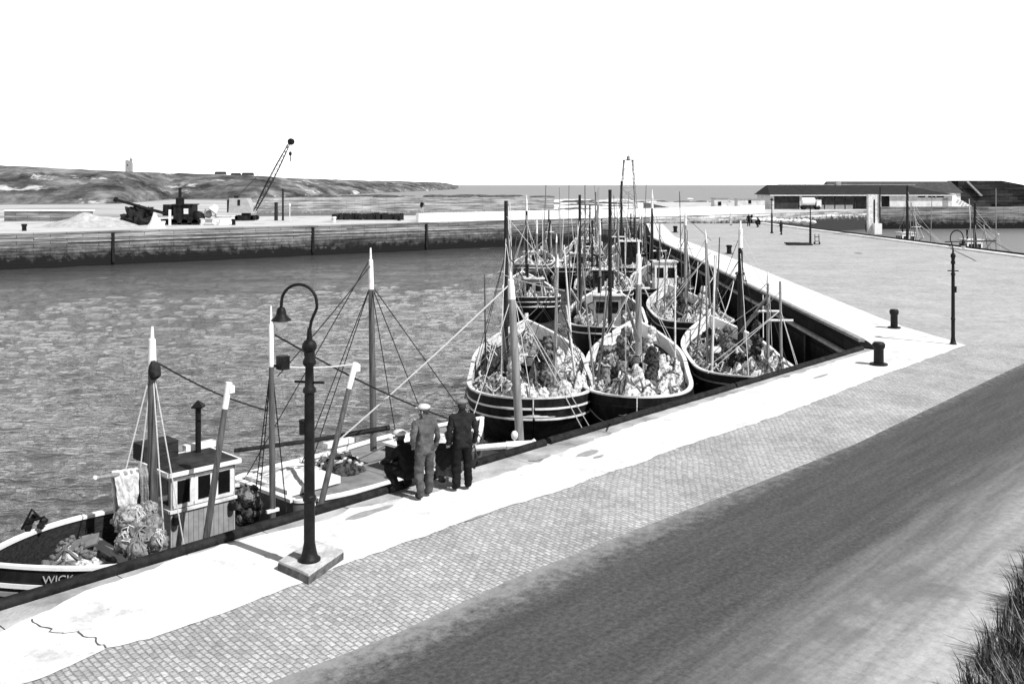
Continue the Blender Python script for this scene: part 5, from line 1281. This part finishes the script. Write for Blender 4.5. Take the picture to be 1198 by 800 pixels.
# tank lorry in front of the shed
tl = thing('tank_lorry', shed_line(946, 3.0)+Vector((0, 0, FZ)), 'white tank lorry parked before the open shed front', 'lorry', rz=sang)
MB().tube([(-1.6, 0, 1.7), (-1.5, 0, 1.7), (1.2, 0, 1.7), (1.3, 0, 1.7)], [.5, .85, .85, .5], 16).build('tank', WHITE, tl)
MB().box((1.95, 0, 1.35), (1.0, 1.8, 1.5)).build('cab', DIRTYW, tl, smooth=False); MB().box((0, 0, .75), (4.2, 1.0, .2)).build('chassis', BLACK, tl, smooth=False)
for x in (-1.1, 1.8):
    for s in (-1, 1): MB().tube([(x, s*.9, .45), (x, s*.7, .45)], .45, 12).build('wheel', BLACK, tl)
# big dark breakwater wall on the far right
D5 = 236.0
bwp = Vector(((1121-599)*D5/F, D5, FZ)); bw = thing('breakwater_wall', bwp, 'tall dark breakwater wall with pale stair, far right against the sky', 'wall')
S5 = D5/F; pr = [(0, 0), (26, 0), (26, (216-216)*S5+H-FZ-.5), ((1198-1121)*S5, H-FZ-.1), ((1172-1121)*S5, H+4.5*S5-FZ), (0, H+4.6*S5-FZ)]
m = MB(); n_ = len(pr); m.add([(x, 0, z) for x, z in pr]+[(x, 6, z) for x, z in pr], [tuple(range(n_)), tuple(range(2*n_-1, n_-1, -1))]+[(i, n_+i, n_+(i+1) % n_, (i+1) % n_) for i in range(n_)]); m.build('wall_block', mat_masonry('dark_breakwater', .05, .022, .02, -9, 2.2, .8), bw, smooth=False)
st_ = MB()
for k in range(12): t_ = k/12; st_.box(((10+17*t_)*S5, -.35, (H-FZ-(212-216)*S5)*(1)-t_*17*S5-.2), (.45, .7, .3))
st_.build('stair', STONE, bw, smooth=False)
ws = thing('white_steps', Vector(((1113-599)*225/F, 225, FZ)), 'white concrete block with sloping steps between shed and breakwater', 'steps')
m = MB(); pr = [(-1.6, 0), (4.6, 0), (4.6, .4), (1.4, 2.2), (1.0, 3.1), (.2, 3.3), (-1.6, 2.0)]; n_ = len(pr)
m.add([(x, 0, z) for x, z in pr]+[(x, 3, z) for x, z in pr], [tuple(range(n_)), tuple(range(2*n_-1, n_-1, -1))]+[(i, n_+i, n_+(i+1) % n_, (i+1) % n_) for i in range(n_)]); m.build('block', WHITE, ws, smooth=False)
for k in range(5): MB().box((1.7+k*.6, -.2, 1.9-k*.36), (.5, .4, .18)).build('tread', DIRTYW, ws, smooth=False)
fp = thing('flagpole', Vector(((942-599)*240/F, 240, FZ)), 'thin flagpole standing up behind the long shed', 'flagpole'); MB().tube([(0, 0, 0), (0, 0, 9.2)], [.14, .07], 6).build('pole', GREYP, fp); MB().tube([(-.6, 0, 8.1), (.6, 0, 8.1)], .05, 5).build('yard', GREYP, fp)

# ------------------------------------------------------------------ on the headland
tw = thing('ruined_tower', at(151, 202, 735), 'ruined square tower standing on the headland skyline', 'tower')
zb = 0
m = MB(); s = 735/F
for (c_, z_) in (((-1.5, -1.6, 0), 9.2), ((1.6, -1.6, 0), 11.2)): pass
m.box((0, -1.7, 4), (4.2, .8, 10)); m.box((-1.8, 0, 4.1), (.8, 2.6, 10.4)); m.box((1.75, 0, 4.6), (.9, 2.6, 11.6)); m.box((0, 1.7, 3), (4.2, .8, 8)); m.box((1.7, -1.25, 10), (.85, .1, 2.6)); m.build('walls', STONE, tw, smooth=False)
MB().box((-.4, -2.105, 5.4), (.7, .05, 1.1)).build('window', BLACK, tw, smooth=False)
fbs = ((258, 204.5, 900, 9, 'long low farm building on the headland, left of the jib'), (276, 206, 920, 8, 'small farm building in the middle of the headland group'), (290, 205.5, 930, 10, 'gabled farm building nearest the jib on the headland'))
for x, y, d, w0, lb in fbs:
    t = thing('farm_building', at(x, y+3, d), lb, 'building', 'farm buildings on the headland'); MB().box((0, 0, 1.2), (w0, 6, 3.6)).build('wall', HARLW, t, smooth=False)
    r_ = MB(); r_.add([(-w0/2-.3, -3.3, 3.0), (w0/2+.3, -3.3, 3.0), (w0/2+.3, 3.3, 3.0), (-w0/2-.3, 3.3, 3.0), (-w0/2-.3, 0, 5.2), (w0/2+.3, 0, 5.2)], [(0, 1, 5, 4), (2, 3, 4, 5), (1, 2, 5), (3, 0, 4), (3, 2, 1, 0)]); r_.build('roof', SLATE, t, smooth=False)

# ------------------------------------------------------------------ grass bank at the right
T0 = Vector((5.3, 11.3, 0)); TU = Vector((.6, .8, 0)); TN = Vector((.8, -.6, 0))
def bank_pt(u, v):
    a_ = -22+42*u; s = 9*v
    p = T0+TU*a_+TN*s; z = .22*s if s < 2 else .44+(s-2)*.02
    z += .12*noise.noise(p*1.3)*min(1, s); return Vector((p.x, p.y, z-.02))
tag(MB().grid(bank_pt, 80, 40).build('grass_bank', M('bank_soil', .3, .12, 2, rough=.95, bump=.8, bscale=9)), kind='structure')
gm = MB(); rg = random.Random(5)
for k in range(16000):
    a_ = rg.uniform(-1.5, 6) if k % 3 else rg.uniform(-9, 12); s = rg.uniform(-.12, 2.0 if k % 2 else 1.2)
    if s < .25 and noise.noise(Vector((a_*1.5, 0, 4))) < -.05: continue
    p = T0+TU*a_+TN*s; p.z = max(0, .22*s) if s < 2 else .44+(s-2)*.02
    h = rg.uniform(.2, .64)*(.85+.7*noise.noise(p*1.3)); w = rg.uniform(.005, .012); gm.mi = 0 if rg.random() < .6 else 1
    ln_ = Vector((rg.gauss(-.12, .2), rg.gauss(.02, .2), 0)); sd = Vector((rg.uniform(-1, 1), rg.uniform(-1, 1), 0)).normalized()*w
    q1 = p+ln_*h*.35+Vector((0, 0, h*.6)); q2 = p+ln_*h*1.1+Vector((0, 0, h))
    gm.add([p-sd, p+sd, q1+sd*.8, q1-sd*.8, q2], [(0, 1, 2, 3), (3, 2, 4)])
tag(gm.build('bank_grass', [M('dark_grass', .06, .02, 2.5, rough=.8), M('dry_grass', .4, .2, 2.5, rough=.8)]), 'tall rough grass on the bank at the lower right', 'grass', kind='stuff')

# ------------------------------------------------------------------ light, sky, camera
EL = R(50); hd = Vector((.786, -.618)); sd = Vector((hd.x*math.cos(EL), hd.y*math.cos(EL), math.sin(EL)))
w = bpy.data.worlds.new('World'); scene.world = w; w.use_nodes = True; nt = w.node_tree; ns = nt.nodes; ln = nt.links
sky = ns.new('ShaderNodeTexSky'); sky.sky_type = 'NISHITA'; sky.sun_disc = False; sky.sun_elevation = EL; sky.sun_rotation = math.atan2(hd.x, hd.y); sky.dust_density = .3; sky.air_density = 1.0
# the old plate is blue sensitive: the grey world takes the blue of the sky, veiled white
sp_ = ns.new('ShaderNodeSeparateColor'); ln.new(sky.outputs[0], sp_.inputs[0]); tcw = ns.new('ShaderNodeTexCoord'); sz_ = ns.new('ShaderNodeSeparateXYZ'); ln.new(tcw.outputs['Generated'], sz_.inputs[0])
up_ = math_node(ns, ln, 'MAXIMUM', sz_.outputs['Z'], 0.0); hz_ = math_node(ns, ln, 'SUBTRACT', 1.0, up_); hz_ = math_node(ns, ln, 'POWER', hz_, 2.2); hz_ = math_node(ns, ln, 'MULTIPLY', hz_, 17.0)
bl_ = math_node(ns, ln, 'MULTIPLY', sp_.outputs[2], .35); mx_ = math_node(ns, ln, 'MAXIMUM', bl_, hz_); ln.new(mx_, ns['Background'].inputs['Color']); ns['Background'].inputs['Strength'].default_value = .1
sl_ = bpy.data.lights.new('sun', 'SUN'); sl_.energy = 5.0; sl_.angle = R(.5); so = bpy.data.objects.new('sun', sl_); col.objects.link(so); so.rotation_euler = sd.to_track_quat('Z', 'Y').to_euler(); so.location = (20, -20, 60)
cam = bpy.data.cameras.new('camera'); co = bpy.data.objects.new('camera', cam); col.objects.link(co); co.location = (0, 0, H); co.rotation_euler = (R(90), 0, 0)
cam.sensor_width = 36; cam.lens = 36*F/1198; cam.shift_y = -184/1198; cam.clip_end = 30000; cam.clip_start = .05; scene.camera = co
vs = scene.view_settings; vs.view_transform = 'Standard'; vs.look = 'None'; vs.gamma = 1; vs.exposure = 0.2; vs.use_curve_mapping = False
